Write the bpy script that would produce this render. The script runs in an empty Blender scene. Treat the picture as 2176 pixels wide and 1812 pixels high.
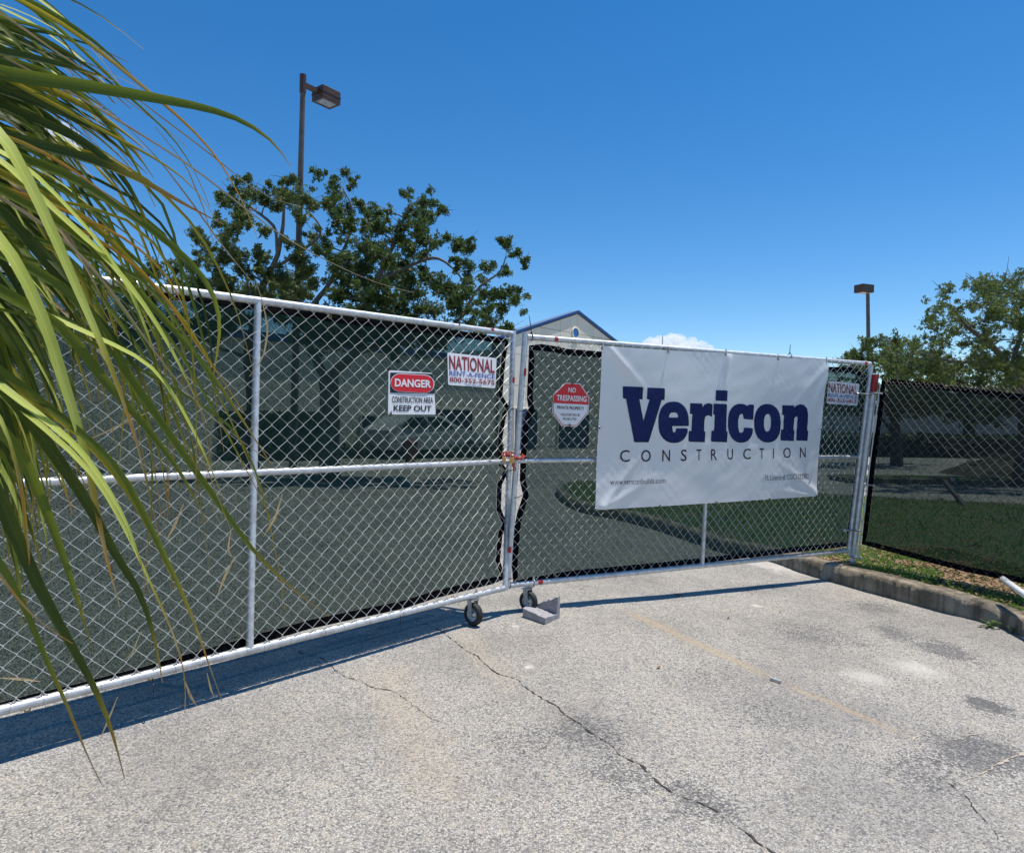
import bpy, bmesh, math, random
from mathutils import Vector, Matrix, noise
from mathutils.geometry import tessellate_polygon
R_ = random.Random(7)
scene = bpy.context.scene
COL = scene.collection

# ------------------------------------------------------------------ camera
F, CX, CY = 1450.0, 1088.0, 906.0          # focal length and centre in photograph pixels
PITCH, ROLL = -16.0 / 1450.0, 0.018
CAM = Vector((0.0, 0.0, 1.40))
fw = Vector((0, math.cos(PITCH), math.sin(PITCH)))
r0 = Vector((1, 0, 0)); u0 = r0.cross(fw)
RT = (r0 * math.cos(ROLL) + u0 * math.sin(ROLL)).normalized()
UP = RT.cross(fw).normalized()
cam_d = bpy.data.cameras.new('camera'); cam_o = bpy.data.objects.new('camera', cam_d); COL.objects.link(cam_o)
cam_d.sensor_width = 36.0; cam_d.lens = 36.0 * F / 2176.0; cam_d.clip_start = 0.05; cam_d.clip_end = 6000
cam_o.matrix_world = Matrix(((RT.x, UP.x, -fw.x, CAM.x), (RT.y, UP.y, -fw.y, CAM.y), (RT.z, UP.z, -fw.z, CAM.z), (0, 0, 0, 1)))
scene.camera = cam_o

# ------------------------------------------------------------------ sky, sun, exposure
SUN_EL = math.radians(75.5); SUN_AZ = math.atan2(0.888, 0.46) + math.radians(7.5)      # azimuth from +Y towards +X
world = bpy.data.worlds.new('World'); scene.world = world; world.use_nodes = True
wn = world.node_tree; bg = wn.nodes['Background']
sky = wn.nodes.new('ShaderNodeTexSky'); sky.sky_type = 'NISHITA'; sky.sun_disc = False
sky.sun_elevation = SUN_EL; sky.sun_rotation = SUN_AZ; sky.air_density = 0.86; sky.dust_density = 0.05; sky.ozone_density = 2.2
hs = wn.nodes.new('ShaderNodeHueSaturation'); hs.inputs['Saturation'].default_value = 1.36; hs.inputs['Value'].default_value = 1.0
wn.links.new(sky.outputs[0], hs.inputs['Color']); wn.links.new(hs.outputs[0], bg.inputs[0]); bg.inputs[1].default_value = 0.133
sun_d = bpy.data.lights.new('sun', 'SUN'); sun_d.energy = 4.9; sun_d.angle = math.radians(0.53); sun_d.color = (1.0, 0.95, 0.87)
sun_o = bpy.data.objects.new('sun', sun_d); COL.objects.link(sun_o)
SUN_DIR = Vector((math.sin(SUN_AZ) * math.cos(SUN_EL), math.cos(SUN_AZ) * math.cos(SUN_EL), math.sin(SUN_EL)))
sun_o.rotation_euler = SUN_DIR.to_track_quat('Z', 'Y').to_euler()
vs = scene.view_settings; vs.view_transform = 'Standard'; vs.look = 'None'; vs.exposure = 0.17; vs.gamma = 1.0; vs.use_curve_mapping = False
cy = scene.cycles
cy.use_denoising = True; cy.denoiser = 'OPENIMAGEDENOISE'
cy.max_bounces = 8; cy.volume_bounces = 3; cy.diffuse_bounces = 3; cy.glossy_bounces = 3; cy.transmission_bounces = 4; cy.transparent_max_bounces = 12
cy.caustics_reflective = False; cy.caustics_refractive = False

# ------------------------------------------------------------------ geometry helpers
def ray(px, py):
    return fw + RT * ((px - CX) / F) - UP * ((py - CY) / F)
def P(px, py, d):
    return CAM + ray(px, py) * d
def gz(x, y):
    t = max(0.0, min(1.0, (x - 0.1) / 1.2)); t = t * t * (3 - 2 * t)
    fade = 1.0 if y < 9 else max(0.0, 1 - (y - 9) / 14.0)
    return -0.03 * max(0.0, min(x, 3.6)) * t * fade
def G(px, py, dz=0.0):
    r = ray(px, py); z = 0.0
    for _ in range(12):
        t = (z + dz - CAM.z) / r.z; p = CAM + r * t; z = gz(p.x, p.y)
    p.z = z + dz
    return p
class Plane:
    def __init__(s, a, b, c):
        s.o = a.copy(); s.n = (b - a).cross(c - a).normalized()
        if s.n.dot(CAM - a) < 0: s.n.negate()
    def hit(s, px, py, off=0.0):
        r = ray(px, py); t = ((s.o + s.n * off) - CAM).dot(s.n) / r.dot(s.n)
        return CAM + r * t
def lerp(a, b, t): return a + (b - a) * t

class MB:
    """collects shapes, then links them as one mesh object"""
    def __init__(s): s.v = []; s.f = []; s.sm = []; s.mi = []
    def add(s, vs_, fs, smooth=False, mi=0):
        k = len(s.v); s.v += [Vector(v) for v in vs_]
        for f in fs: s.f.append(tuple(i + k for i in f)); s.sm.append(smooth); s.mi.append(mi)
        return s
    def tube(s, pts, rad, n=10, caps=True, mi=0):
        pts = [Vector(p) for p in pts]; m = len(pts)
        rs = rad if isinstance(rad, (list, tuple)) else [rad] * m
        t = (pts[1] - pts[0]).normalized()
        a = t.orthogonal().normalized()
        vs_ = []
        for i in range(m):
            if i == 0: tt = pts[1] - pts[0]
            elif i == m - 1: tt = pts[-1] - pts[-2]
            else: tt = (pts[i + 1] - pts[i]).normalized() + (pts[i] - pts[i - 1]).normalized()
            if tt.length < 1e-9: tt = t
            tt.normalize(); a = a - tt * a.dot(tt)
            if a.length < 1e-6: a = tt.orthogonal()
            a.normalize(); b = tt.cross(a); t = tt
            for k in range(n):
                th = 2 * math.pi * k / n
                vs_.append(pts[i] + (a * math.cos(th) + b * math.sin(th)) * rs[i])
        fs = []
        for i in range(m - 1):
            for k in range(n):
                k2 = (k + 1) % n
                fs.append((i * n + k, i * n + k2, (i + 1) * n + k2, (i + 1) * n + k))
        s.add(vs_, fs, n > 4, mi)
        if caps:
            s.add(vs_[:n], [tuple(range(n - 1, -1, -1))], False, mi); s.add(vs_[-n:], [tuple(range(n))], False, mi)
        return s
    def ring(s, c, axis, R, r, n=14, m=6, mi=0):
        axis = Vector(axis).normalized(); a = axis.orthogonal().normalized(); b = axis.cross(a); vs_ = []; fs = []
        for i in range(n):
            th = 2 * math.pi * i / n; d = a * math.cos(th) + b * math.sin(th)
            for k in range(m):
                ph = 2 * math.pi * k / m; vs_.append(Vector(c) + d * (R + r * math.cos(ph)) + axis * (r * math.sin(ph)))
        for i in range(n):
            for k in range(m):
                i2 = (i + 1) % n; k2 = (k + 1) % m
                fs.append((i * m + k, i2 * m + k, i2 * m + k2, i * m + k2))
        return s.add(vs_, fs, True, mi)
    def lathe(s, c, axis, prof, n=24, mi=0, smooth=True):
        """prof: list of (radius, offset along axis), closed outline"""
        axis = Vector(axis).normalized(); a = axis.orthogonal().normalized(); b = axis.cross(a); m = len(prof); vs_ = []; fs = []
        for i in range(n):
            th = 2 * math.pi * i / n; d = a * math.cos(th) + b * math.sin(th)
            for (r, o) in prof: vs_.append(Vector(c) + d * r + axis * o)
        for i in range(n):
            i2 = (i + 1) % n
            for k in range(m):
                k2 = (k + 1) % m
                fs.append((i * m + k, i2 * m + k, i2 * m + k2, i * m + k2))
        return s.add(vs_, fs, smooth, mi)
    def box(s, c, ax, ay, az, hx, hy, hz, mi=0, bevel=0.0):
        c = Vector(c)
        if bevel <= 0:
            vs_ = [c + ax * (hx * i) + ay * (hy * j) + az * (hz * k) for i in (-1, 1) for j in (-1, 1) for k in (-1, 1)]
            return s.add(vs_, [(0, 1, 3, 2), (4, 6, 7, 5), (0, 4, 5, 1), (2, 3, 7, 6), (0, 2, 6, 4), (1, 5, 7, 3)], False, mi)
        bm = bmesh.new(); bmesh.ops.create_cube(bm, size=2.0)
        for v in bm.verts: v.co = Vector((v.co.x * hx, v.co.y * hy, v.co.z * hz))
        bmesh.ops.bevel(bm, geom=bm.edges[:], offset=bevel, segments=2, affect='EDGES', profile=0.5)
        bm.verts.index_update()
        vs_ = [c + ax * v.co.x + ay * v.co.y + az * v.co.z for v in bm.verts]
        fs = [tuple(v.index for v in f.verts) for f in bm.faces]; bm.free()
        return s.add(vs_, fs, False, mi)
    def prism(s, outline, nrm, thick, mi=0):
        """outline: 3-D planar polygon; extruded backwards along -nrm"""
        n = len(outline); o = [Vector(p) for p in outline]; bk = [p - nrm * thick for p in o]
        fs = [tuple(range(n)), tuple(range(2 * n - 1, n - 1, -1))]
        for i in range(n):
            j = (i + 1) % n; fs.append((i, i + n, j + n, j))
        return s.add(o + bk, fs, False, mi)
    def build(s, name, mats, parent=None, base=None):
        base = Vector(base) if base is not None else (BASE.get(parent.name, Vector()) if parent else Vector())
        me = bpy.data.meshes.new(name)
        me.from_pydata([tuple(v - base) for v in s.v], [], s.f)
        me.polygons.foreach_set('use_smooth', s.sm); me.polygons.foreach_set('material_index', s.mi)
        for m in (mats if isinstance(mats, (list, tuple)) else [mats]): me.materials.append(m)
        me.update()
        o = bpy.data.objects.new(name, me); COL.objects.link(o)
        if parent: o.parent = parent
        else: o.location = base
        BASE[o.name] = base
        return o
BASE = {}
def tag(o, label=None, cat=None, group=None, kind=None):
    if label: o['label'] = label
    if cat: o['category'] = cat
    if group: o['group'] = group
    if kind: o['kind'] = kind
    return o
def thing(name, loc, label, cat, group=None):
    o = bpy.data.objects.new(name, None); COL.objects.link(o); o.location = loc; o.empty_display_size = 0.1
    BASE[o.name] = Vector(loc)
    return tag(o, label, cat, group)
X, Y, Z = Vector((1, 0, 0)), Vector((0, 1, 0)), Vector((0, 0, 1))

# ------------------------------------------------------------------ material helpers
class NT:
    def __init__(s, name):
        s.m = bpy.data.materials.new(name); s.m.use_nodes = True; s.t = s.m.node_tree; s.t.nodes.clear()
        s.out = s.n('ShaderNodeOutputMaterial')
    def n(s, ty, ins=None, **props):
        nd = s.t.nodes.new(ty)
        for k, v in props.items(): setattr(nd, k, v)
        for k, v in (ins or {}).items():
            if hasattr(v, 'links') or isinstance(v, bpy.types.NodeSocket): s.t.links.new(v, nd.inputs[k])
            else: nd.inputs[k].default_value = v
        return nd
    def math(s, op, a, b=0.0, c=0.0, clamp=False):
        nd = s.n('ShaderNodeMath', operation=op, use_clamp=clamp)
        for i, v in enumerate((a, b, c)):
            if isinstance(v, bpy.types.NodeSocket): s.t.links.new(v, nd.inputs[i])
            else: nd.inputs[i].default_value = v
        return nd.outputs[0]
    def mix(s, fac, a, b, blend='MIX'):
        nd = s.n('ShaderNodeMix', data_type='RGBA', blend_type=blend)
        for i, v in ((0, fac), (6, a), (7, b)):
            if isinstance(v, bpy.types.NodeSocket): s.t.links.new(v, nd.inputs[i])
            else: nd.inputs[i].default_value = (v if i == 0 else (*v[:3], 1.0))
        return nd.outputs[2]
    def ramp(s, fac, stops, interp='LINEAR'):
        nd = s.n('ShaderNodeValToRGB', {0: fac}); cr = nd.color_ramp; cr.interpolation = interp
        while len(cr.elements) < len(stops): cr.elements.new(0.5)
        for e, (p, c) in zip(cr.elements, stops): e.position = p; e.color = (*(c if isinstance(c, tuple) else (c, c, c)), 1.0)
        return nd.outputs[0]
    def noise(s, vec, scale, detail=3.0, rough=0.55, dist=0.0):
        return s.n('ShaderNodeTexNoise', {'Vector': vec, 'Scale': scale, 'Detail': detail, 'Roughness': rough, 'Distortion': dist}).outputs[0]
    def pos(s): return s.n('ShaderNodeNewGeometry').outputs['Position']
    def obj(s): return s.n('ShaderNodeTexCoord').outputs['Object']
    def sm(s, x, a, b):
        nd = s.n('ShaderNodeMapRange', {0: x, 1: a, 2: b, 3: 0.0, 4: 1.0}, interpolation_type='SMOOTHSTEP'); return nd.outputs[0]
    def bump(s, h, strength=0.3, dist=0.01):
        return s.n('ShaderNodeBump', {'Height': h, 'Strength': strength, 'Distance': dist}).outputs[0]
    def finish(s, sh): s.t.links.new(sh, s.out.inputs[0]); return s.m

def rgb(c): return (*c, 1.0)
def simple(name, col, rough=0.6, metal=0.0, var=0.12, vscale=8.0, bump=0.0, bscale=60.0, spec=0.5, col2=None):
    k = NT(name); p = k.pos()
    nz = k.noise(p, vscale, 4)
    c2 = col2 or tuple(x * (1 - 2.2 * var) for x in col)
    c = k.mix(k.sm(nz, 0.3, 0.75), col, c2)
    b = k.n('ShaderNodeBsdfPrincipled', {'Base Color': c, 'Roughness': rough, 'Metallic': metal, 'Specular IOR Level': spec})
    if bump > 0: k.t.links.new(k.bump(k.noise(p, bscale, 3), bump, 0.004), b.inputs['Normal'])
    return k.finish(b.outputs[0])

def leaf_mat(name, col, col2, trans=0.35, rough=0.45, nscale=2.0, tcol=None, spec=0.3):
    k = NT(name); p = k.pos()
    ob = k.n('ShaderNodeObjectInfo').outputs['Random']
    isl = k.n('ShaderNodeNewGeometry').outputs['Random Per Island']
    f = k.math('ADD', k.math('MULTIPLY', k.noise(p, nscale, 3), 0.6), k.math('MULTIPLY', k.math('ADD', isl, ob), 0.2))
    c = k.mix(k.sm(f, 0.25, 0.8), col, col2)
    b = k.n('ShaderNodeBsdfPrincipled', {'Base Color': c, 'Roughness': rough, 'Specular IOR Level': spec})
    tr = k.n('ShaderNodeBsdfTranslucent', {'Color': k.mix(0.5, c, tcol or tuple(min(1, x * 2.0) for x in col))})
    m = k.n('ShaderNodeMixShader', {0: trans, 1: b.outputs[0], 2: tr.outputs[0]})
    return k.finish(m.outputs[0])

M = {}
def galv(name, col, rough=0.34, metal=0.85):
    k = NT(name); p = k.pos()
    n1 = k.noise(p, 22, 4); n2 = k.noise(p, 160, 2)
    c = k.mix(k.sm(n1, 0.3, 0.75), col, tuple(x * 0.72 for x in col))
    c = k.mix(k.math('MULTIPLY', k.sm(k.noise(p, 5.0, 6, .7), .56, .70), .45), c, (.28, .24, .19))
    r = k.math('ADD', rough, k.math('MULTIPLY', n2, 0.18))
    b = k.n('ShaderNodeBsdfPrincipled', {'Base Color': c, 'Metallic': metal, 'Roughness': r})
    k.t.links.new(k.bump(n2, 0.08, 0.002), b.inputs['Normal'])
    return k.finish(b.outputs[0])
M['galv'] = galv('galvanised_pipe', (0.70, 0.71, 0.72), 0.38, 0.5)
M['wire'] = galv('galvanised_wire', (0.62, 0.66, 0.67), 0.36, 0.35)
M['oldwire'] = galv('weathered_wire', (0.22, 0.22, 0.22), 0.5, 0.5)
M['rustwire'] = simple('rusty_wire_tips', (0.30, 0.22, 0.17), 0.7, 0.3, 0.2, 30)
M['steel'] = galv('zinc_steel', (0.6, 0.61, 0.63), 0.3, 0.85)
M['black'] = simple('black_webbing', (0.006, 0.006, 0.007), 0.95, var=0.1, spec=0.05)
M['ziptie'] = simple('black_nylon', (0.010, 0.010, 0.012), 0.4)
M['brass'] = simple('brass_grommet', (0.55, 0.38, 0.15), 0.35, 0.9, 0.2, 40)
M['rubber'] = simple('black_rubber', (0.018, 0.018, 0.019), 0.7, bump=0.2, bscale=200)
M['red'] = simple('red_paint', (0.42, 0.022, 0.02), 0.5, var=0.15, vscale=40)
M['redchain'] = simple('red_chain_paint', (0.50, 0.045, 0.02), 0.45, var=0.2, vscale=40)
M['lock'] = simple('brass_padlock', (0.75, 0.40, 0.10), 0.35, 0.4, 0.15, 30)
M['signwhite'] = simple('sign_white', (0.78, 0.78, 0.80), 0.42, var=0.03, vscale=5)
M['signblack'] = simple('sign_black', (0.012, 0.012, 0.015), 0.5, var=0.03)
M['signred'] = simple('sign_red', (0.62, 0.015, 0.02), 0.45, var=0.03)
M['maroon'] = simple('sign_maroon', (0.28, 0.03, 0.04), 0.5, var=0.05)
M['signblue'] = simple('sign_blue', (0.03, 0.09, 0.42), 0.5, var=0.05)
M['navy'] = simple('banner_navy', (0.011, 0.019, 0.100), 0.6, var=0.05, spec=.2)
M['faint'] = simple('faint_print', (0.42, 0.46, 0.60), 0.5, var=0.02)
M['darkprint'] = simple('banner_black_print', (0.02, 0.02, 0.028), 0.6, var=0.05, spec=.2)
M['greyprint'] = simple('banner_grey_print', (0.16, 0.16, 0.19), 0.6, var=0.05, spec=.2)

def banner_mat():
    k = NT('banner_vinyl'); p = k.pos()
    n = k.noise(p, 1.3, 3)
    b = k.n('ShaderNodeBsdfPrincipled', {'Base Color': k.mix(k.sm(n, 0.3, 0.7), (0.87, 0.86, 0.85), (0.84, 0.83, 0.82)), 'Roughness': 0.24, 'Specular IOR Level': 0.5})
    k.t.links.new(k.bump(k.noise(p, 900, 1), 0.03, 0.0005), b.inputs['Normal'])
    tr = k.n('ShaderNodeBsdfTranslucent', {'Color': (0.8, 0.8, 0.8, 1)})
    m = k.n('ShaderNodeMixShader', {0: 0.12, 1: b.outputs[0], 2: tr.outputs[0]})
    return k.finish(m.outputs[0])
M['banner'] = banner_mat()

def screen_mat(name, open_, col):
    k = NT(name); p = k.pos()
    w = k.noise(p, 260, 1.0, 0.5); w2 = k.noise(p, 115, 2)
    hz = k.n('ShaderNodeMapping', {'Vector': p, 'Scale': (40, 40, 700)}).outputs[0]
    w3 = k.noise(hz, 1.0, 1.0)
    f = k.math('ADD', open_, k.math('MULTIPLY', k.math('SUBTRACT', w, 0.5), 0.55))
    f = k.math('ADD', f, k.math('MULTIPLY', k.math('SUBTRACT', w2, 0.5), 0.34))
    f = k.math('ADD', f, k.math('MULTIPLY', k.math('SUBTRACT', w3, 0.5), 0.20), clamp=True)
    ge = k.n('ShaderNodeNewGeometry')       # thick woven threads close up at grazing incidence
    cosn = k.math('ABSOLUTE', k.n('ShaderNodeVectorMath', {0: ge.outputs['Normal'], 1: ge.outputs['Incoming']}, operation='DOT_PRODUCT').outputs['Value'])
    f = k.math('MULTIPLY', f, k.sm(cosn, 0.12, 0.45))
    d = k.n('ShaderNodeBsdfDiffuse', {'Color': rgb(col)})
    t2 = k.n('ShaderNodeBsdfTranslucent', {'Color': rgb(tuple(c * 1.4 for c in col))})
    dm = k.n('ShaderNodeMixShader', {0: 0.45, 1: d.outputs[0], 2: t2.outputs[0]})
    tr = k.n('ShaderNodeBsdfTransparent', {'Color': (0.80, 1.0, 0.94, 1)})
    m = k.n('ShaderNodeMixShader', {0: f, 1: dm.outputs[0], 2: tr.outputs[0]})
    return k.finish(m.outputs[0])
M['screen'] = screen_mat('green_black_mesh_fabric', 0.150, (0.012, 0.029, 0.025))
M['screen2'] = screen_mat('black_mesh_fabric', 0.160, (0.009, 0.014, 0.016))

M['concrete'] = simple('broken_concrete', (0.36, 0.35, 0.37), 0.9, var=0.14, vscale=26, bump=0.5, bscale=70)
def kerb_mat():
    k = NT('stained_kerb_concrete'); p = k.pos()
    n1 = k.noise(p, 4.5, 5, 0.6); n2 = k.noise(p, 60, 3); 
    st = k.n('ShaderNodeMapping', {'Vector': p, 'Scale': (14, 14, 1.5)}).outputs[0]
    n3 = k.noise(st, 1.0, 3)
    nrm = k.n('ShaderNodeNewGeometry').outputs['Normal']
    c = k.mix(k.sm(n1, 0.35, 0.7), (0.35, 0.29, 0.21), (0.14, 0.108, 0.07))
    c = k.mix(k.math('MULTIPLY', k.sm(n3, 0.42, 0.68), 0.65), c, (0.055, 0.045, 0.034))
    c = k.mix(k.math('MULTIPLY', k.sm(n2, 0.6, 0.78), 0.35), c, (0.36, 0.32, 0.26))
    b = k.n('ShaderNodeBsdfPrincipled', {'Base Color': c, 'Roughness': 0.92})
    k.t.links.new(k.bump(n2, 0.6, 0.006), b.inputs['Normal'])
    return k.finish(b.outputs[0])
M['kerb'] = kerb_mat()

# ------------------------------------------------------------------ lettering (built-in font outlines, turned to meshes once)
TXT = {}
def prepare_text(items):
    tmp = []
    for key, (s, off) in items.items():
        c = bpy.data.curves.new('t', 'FONT'); c.body = s; c.offset = off; c.resolution_u = 3; c.fill_mode = 'FRONT'
        o = bpy.data.objects.new('t', c); COL.objects.link(o); tmp.append((key, o))
    bpy.context.view_layer.update(); dg = bpy.context.evaluated_depsgraph_get()
    for key, o in tmp:
        me = bpy.data.meshes.new_from_object(o.evaluated_get(dg))
        vs_ = [v.co.copy() for v in me.vertices]; fs = [tuple(p.vertices) for p in me.polygons]
        x0 = min(v.x for v in vs_); x1 = max(v.x for v in vs_); y0 = min(v.y for v in vs_); y1 = max(v.y for v in vs_)
        TXT[key] = ([((v.x - x0) / (x1 - x0), (v.y - y0) / (y1 - y0)) for v in vs_], fs)
        bpy.data.meshes.remove(me); c = o.data; bpy.data.objects.remove(o); bpy.data.curves.remove(c)
items = {'NATIONAL': ('NATIONAL', .022), 'RENT': ('RENT-A-FENCE', .012), 'PHONE': ('800-352-5675', .018),
         'DANGER': ('DANGER', .030), 'CAREA': ('CONSTRUCTION AREA', .012), 'KEEP': ('KEEP OUT', .022),
         'NO': ('NO', .02), 'TRES': ('TRESPASSING', .022), 'PRIV': ('PRIVATE PROPERTY', .012), 'VIOL': ('VIOLATORS WILL BE', .004), 'PROS': ('PROSECUTED', .004),
         'WWW': ('www.vericonbuilds.com', 0.0), 'LIC': ('FL License #: CGC1532782', 0.0)}
for ch in 'CONSTRUI': items['ch' + ch] = (ch, 0.0)
prepare_text(items)
def text_on(mb, key, quad, mapf):
    """quad: TL,TR,BR,BL in photograph pixels; mapf: pixel -> 3-D point"""
    uv, fs = TXT[key]; tl, tr, br, bl = [Vector((*q, 0)) for q in quad]
    vs_ = []
    for (a, b) in uv:
        q = lerp(lerp(bl, br, a), lerp(tl, tr, a), b); vs_.append(mapf(q.x, q.y))
    mb.add(vs_, fs)

# ------------------------------------------------------------------ ground
def ground_mat():
    k = NT('worn_aggregate_asphalt'); p = k.pos()
    vor = k.n('ShaderNodeTexVoronoi', {'Vector': p, 'Scale': 135.0}, feature='F1')
    cellr = k.n('ShaderNodeSeparateColor', {0: vor.outputs['Color']}).outputs[0]
    dist = vor.outputs['Distance']
    vor2 = k.n('ShaderNodeTexVoronoi', {'Vector': p, 'Scale': 40.0}, feature='F1')
    cell2 = k.n('ShaderNodeSeparateColor', {0: vor2.outputs['Color']}).outputs[1]
    fine = k.noise(p, 190, 2)
    big = k.noise(p, 0.9, 5, 0.6); mid = k.noise(p, 4.0, 6, 0.68); patch = k.noise(p, 17.0, 6, .72)
    st = k.ramp(cellr, [(0.0, (0.20, 0.197, 0.19)), (0.20, (0.34, 0.33, 0.315)), (0.6, (0.52, 0.50, 0.465)), (1.0, (0.69, 0.665, 0.615))])
    st = k.mix(k.math('MULTIPLY', k.sm(cell2, 0.75, 0.95), 0.5), st, (0.62, 0.56, 0.45))
    gap = k.sm(dist, 0.42, 0.62)
    c = k.mix(k.math('MULTIPLY', gap, 0.5), st, (0.16, 0.155, 0.15))
    c = k.mix(k.math('MULTIPLY', k.sm(fine, 0.60, 0.72), 0.6), c, (0.09, 0.09, 0.095))
    # wear: paler scoured areas and darker grime
    c = k.mix(k.math('MULTIPLY', k.sm(big, 0.42, 0.68), 0.38), c, (0.16, 0.16, 0.168))
    c = k.mix(k.math('MULTIPLY', k.sm(mid, 0.55, 0.75), 0.3), c, (0.54, 0.50, 0.44))
    c = k.mix(k.math('MULTIPLY', k.math('MULTIPLY', k.sm(patch, 0.53, 0.66), k.sm(big, .40, .62)), 0.45), c, (0.12, 0.118, 0.115))
    c = k.mix(k.math('MULTIPLY', k.sm(k.noise(p, 31.0, 3, .6), 0.70, 0.76), 0.55), c, (0.60, 0.50, 0.37))
    c = k.mix(1.0, c, (0.84, 0.815, 0.775), 'MULTIPLY')
    sep = k.n('ShaderNodeSeparateXYZ', {0: p})
    def band(p0, p1, w, along=True):
        d = (p1 - p0); L = d.length; d.normalize(); nx, ny = -d.y, d.x
        q = k.math('ADD', k.math('MULTIPLY', sep.outputs[0], nx), k.math('ADD', k.math('MULTIPLY', sep.outputs[1], ny), -(p0.x * nx + p0.y * ny)))
        q = k.math('ADD', q, k.math('MULTIPLY', k.math('SUBTRACT', mid, 0.5), 0.10))
        m = k.math('SUBTRACT', 1.0, k.sm(k.math('ABSOLUTE', q), 0.0, w))
        t = k.math('ADD', k.math('MULTIPLY', sep.outputs[0], d.x), k.math('ADD', k.math('MULTIPLY', sep.outputs[1], d.y), -(p0.x * d.x + p0.y * d.y)))
        e = k.math('MULTIPLY', k.sm(t, -0.1, 0.35), k.math('SUBTRACT', 1.0, k.sm(t, L - 0.3, L + 0.15)))
        return k.math('MULTIPLY', m, e)
    def blob(c0, r, sx=1.0):
        dx = k.math('MULTIPLY', k.math('SUBTRACT', sep.outputs[0], c0.x), sx); dy = k.math('SUBTRACT', sep.outputs[1], c0.y)
        d = k.math('SQRT', k.math('ADD', k.math('MULTIPLY', dx, dx), k.math('MULTIPLY', dy, dy)))
        d = k.math('ADD', d, k.math('MULTIPLY', k.math('SUBTRACT', mid, 0.5), r * 1.5))
        d = k.math('ADD', d, k.math('MULTIPLY', k.math('SUBTRACT', patch, 0.5), min(.4, r * 1.3)))
        return k.math('SUBTRACT', 1.0, k.sm(d, r * 0.2, r))
    tan = (0.42, 0.32, 0.20)
    c = k.mix(k.math('MULTIPLY', band(G(1315, 1290), G(1650, 1445), 0.085), 0.55), c, tan)
    c = k.mix(k.math('MULTIPLY', band(G(1640, 1440), G(1925, 1562), 0.06), 0.55), c, tan)
    c = k.mix(k.math('MULTIPLY', band(G(800, 1400), G(960, 1720), 0.22), 0.22), c, (0.48, 0.38, 0.26))
    c = k.mix(k.math('MULTIPLY', band(G(960, 1330), G(1090, 1460), 0.16), 0.20), c, (0.48, 0.38, 0.26))
    for (px, py, r, a, sx) in ((1900, 1345, 0.33, .55, 1.5), (2010, 1380, 0.35, .6, 1.4), (1740, 1350, 0.42, .45, 1.0), (2100, 1500, 0.16, .75, 1.0), (2080, 1600, 0.35, .6, 1.0),
                               (1960, 1640, 0.25, .45, 1.0), (1250, 1560, 0.28, .5, 1.0), (1320, 1640, 0.24, .45, 1.0), (1480, 1700, 0.22, .5, 1.0), (1110, 1580, .2, .35, 1.), (1600, 1250, 0.3, .35, .6), (1860, 1290, .3, .5, .8), (1500, 1440, .3, .3, 1.0), (1640, 1520, .3, .32, 1.0)):
        bl = k.math('MULTIPLY', blob(G(px, py), r * 1.12, sx), a * 1.15)
        stf = k.sm(k.math('SUBTRACT', bl, k.math('ADD', k.math('MULTIPLY', cellr, .55), k.math('MULTIPLY', patch, .25))), -.22, .40)
        c = k.mix(k.math('MULTIPLY', stf, .85), c, (0.095, 0.094, 0.096))
    for (px, py, r, a) in ((1950, 1420, 0.22, .5), (1840, 1440, .16, .45), (1850, 1240, .25, .4), (1121, 1416, .05, .9), (1095, 1330, .045, .6), (1608, 1287, .06, .7), (1700, 1215, .35, .5), (1640, 1200, .35, .5)):
        c = k.mix(k.math('MULTIPLY', blob(G(px, py), r), a), c, (0.62, 0.58, 0.52))
    b = k.n('ShaderNodeBsdfPrincipled', {'Base Color': c, 'Roughness': 0.9, 'Specular IOR Level': 0.3})
    h = k.math('SUBTRACT', k.math('MULTIPLY', cellr, 0.5), dist)
    k.t.links.new(k.bump(h, 0.55, 0.006), b.inputs['Normal'])
    return k.finish(b.outputs[0])
M['ground'] = ground_mat()
xs = [-900, -300, -100, -40, -20, -10, -6, -3, -1.5] + [-0.5 + 0.25 * i for i in range(20)] + [5, 7, 10, 16, 25, 60, 150, 400, 900]
ys = [-60, -10, -3, 0, 1, 2] + [2.5 + 0.5 * i for i in range(44)] + [28, 34, 45, 60, 100, 200, 500, 1500]
mb = MB()
mb.add([Vector((x, y, gz(x, y))) for y in ys for x in xs],
       [(j * len(xs) + i, j * len(xs) + i + 1, (j + 1) * len(xs) + i + 1, (j + 1) * len(xs) + i) for j in range(len(ys) - 1) for i in range(len(xs) - 1)], True)
ground = tag(mb.build('ground', M['ground']), kind='structure')

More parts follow.
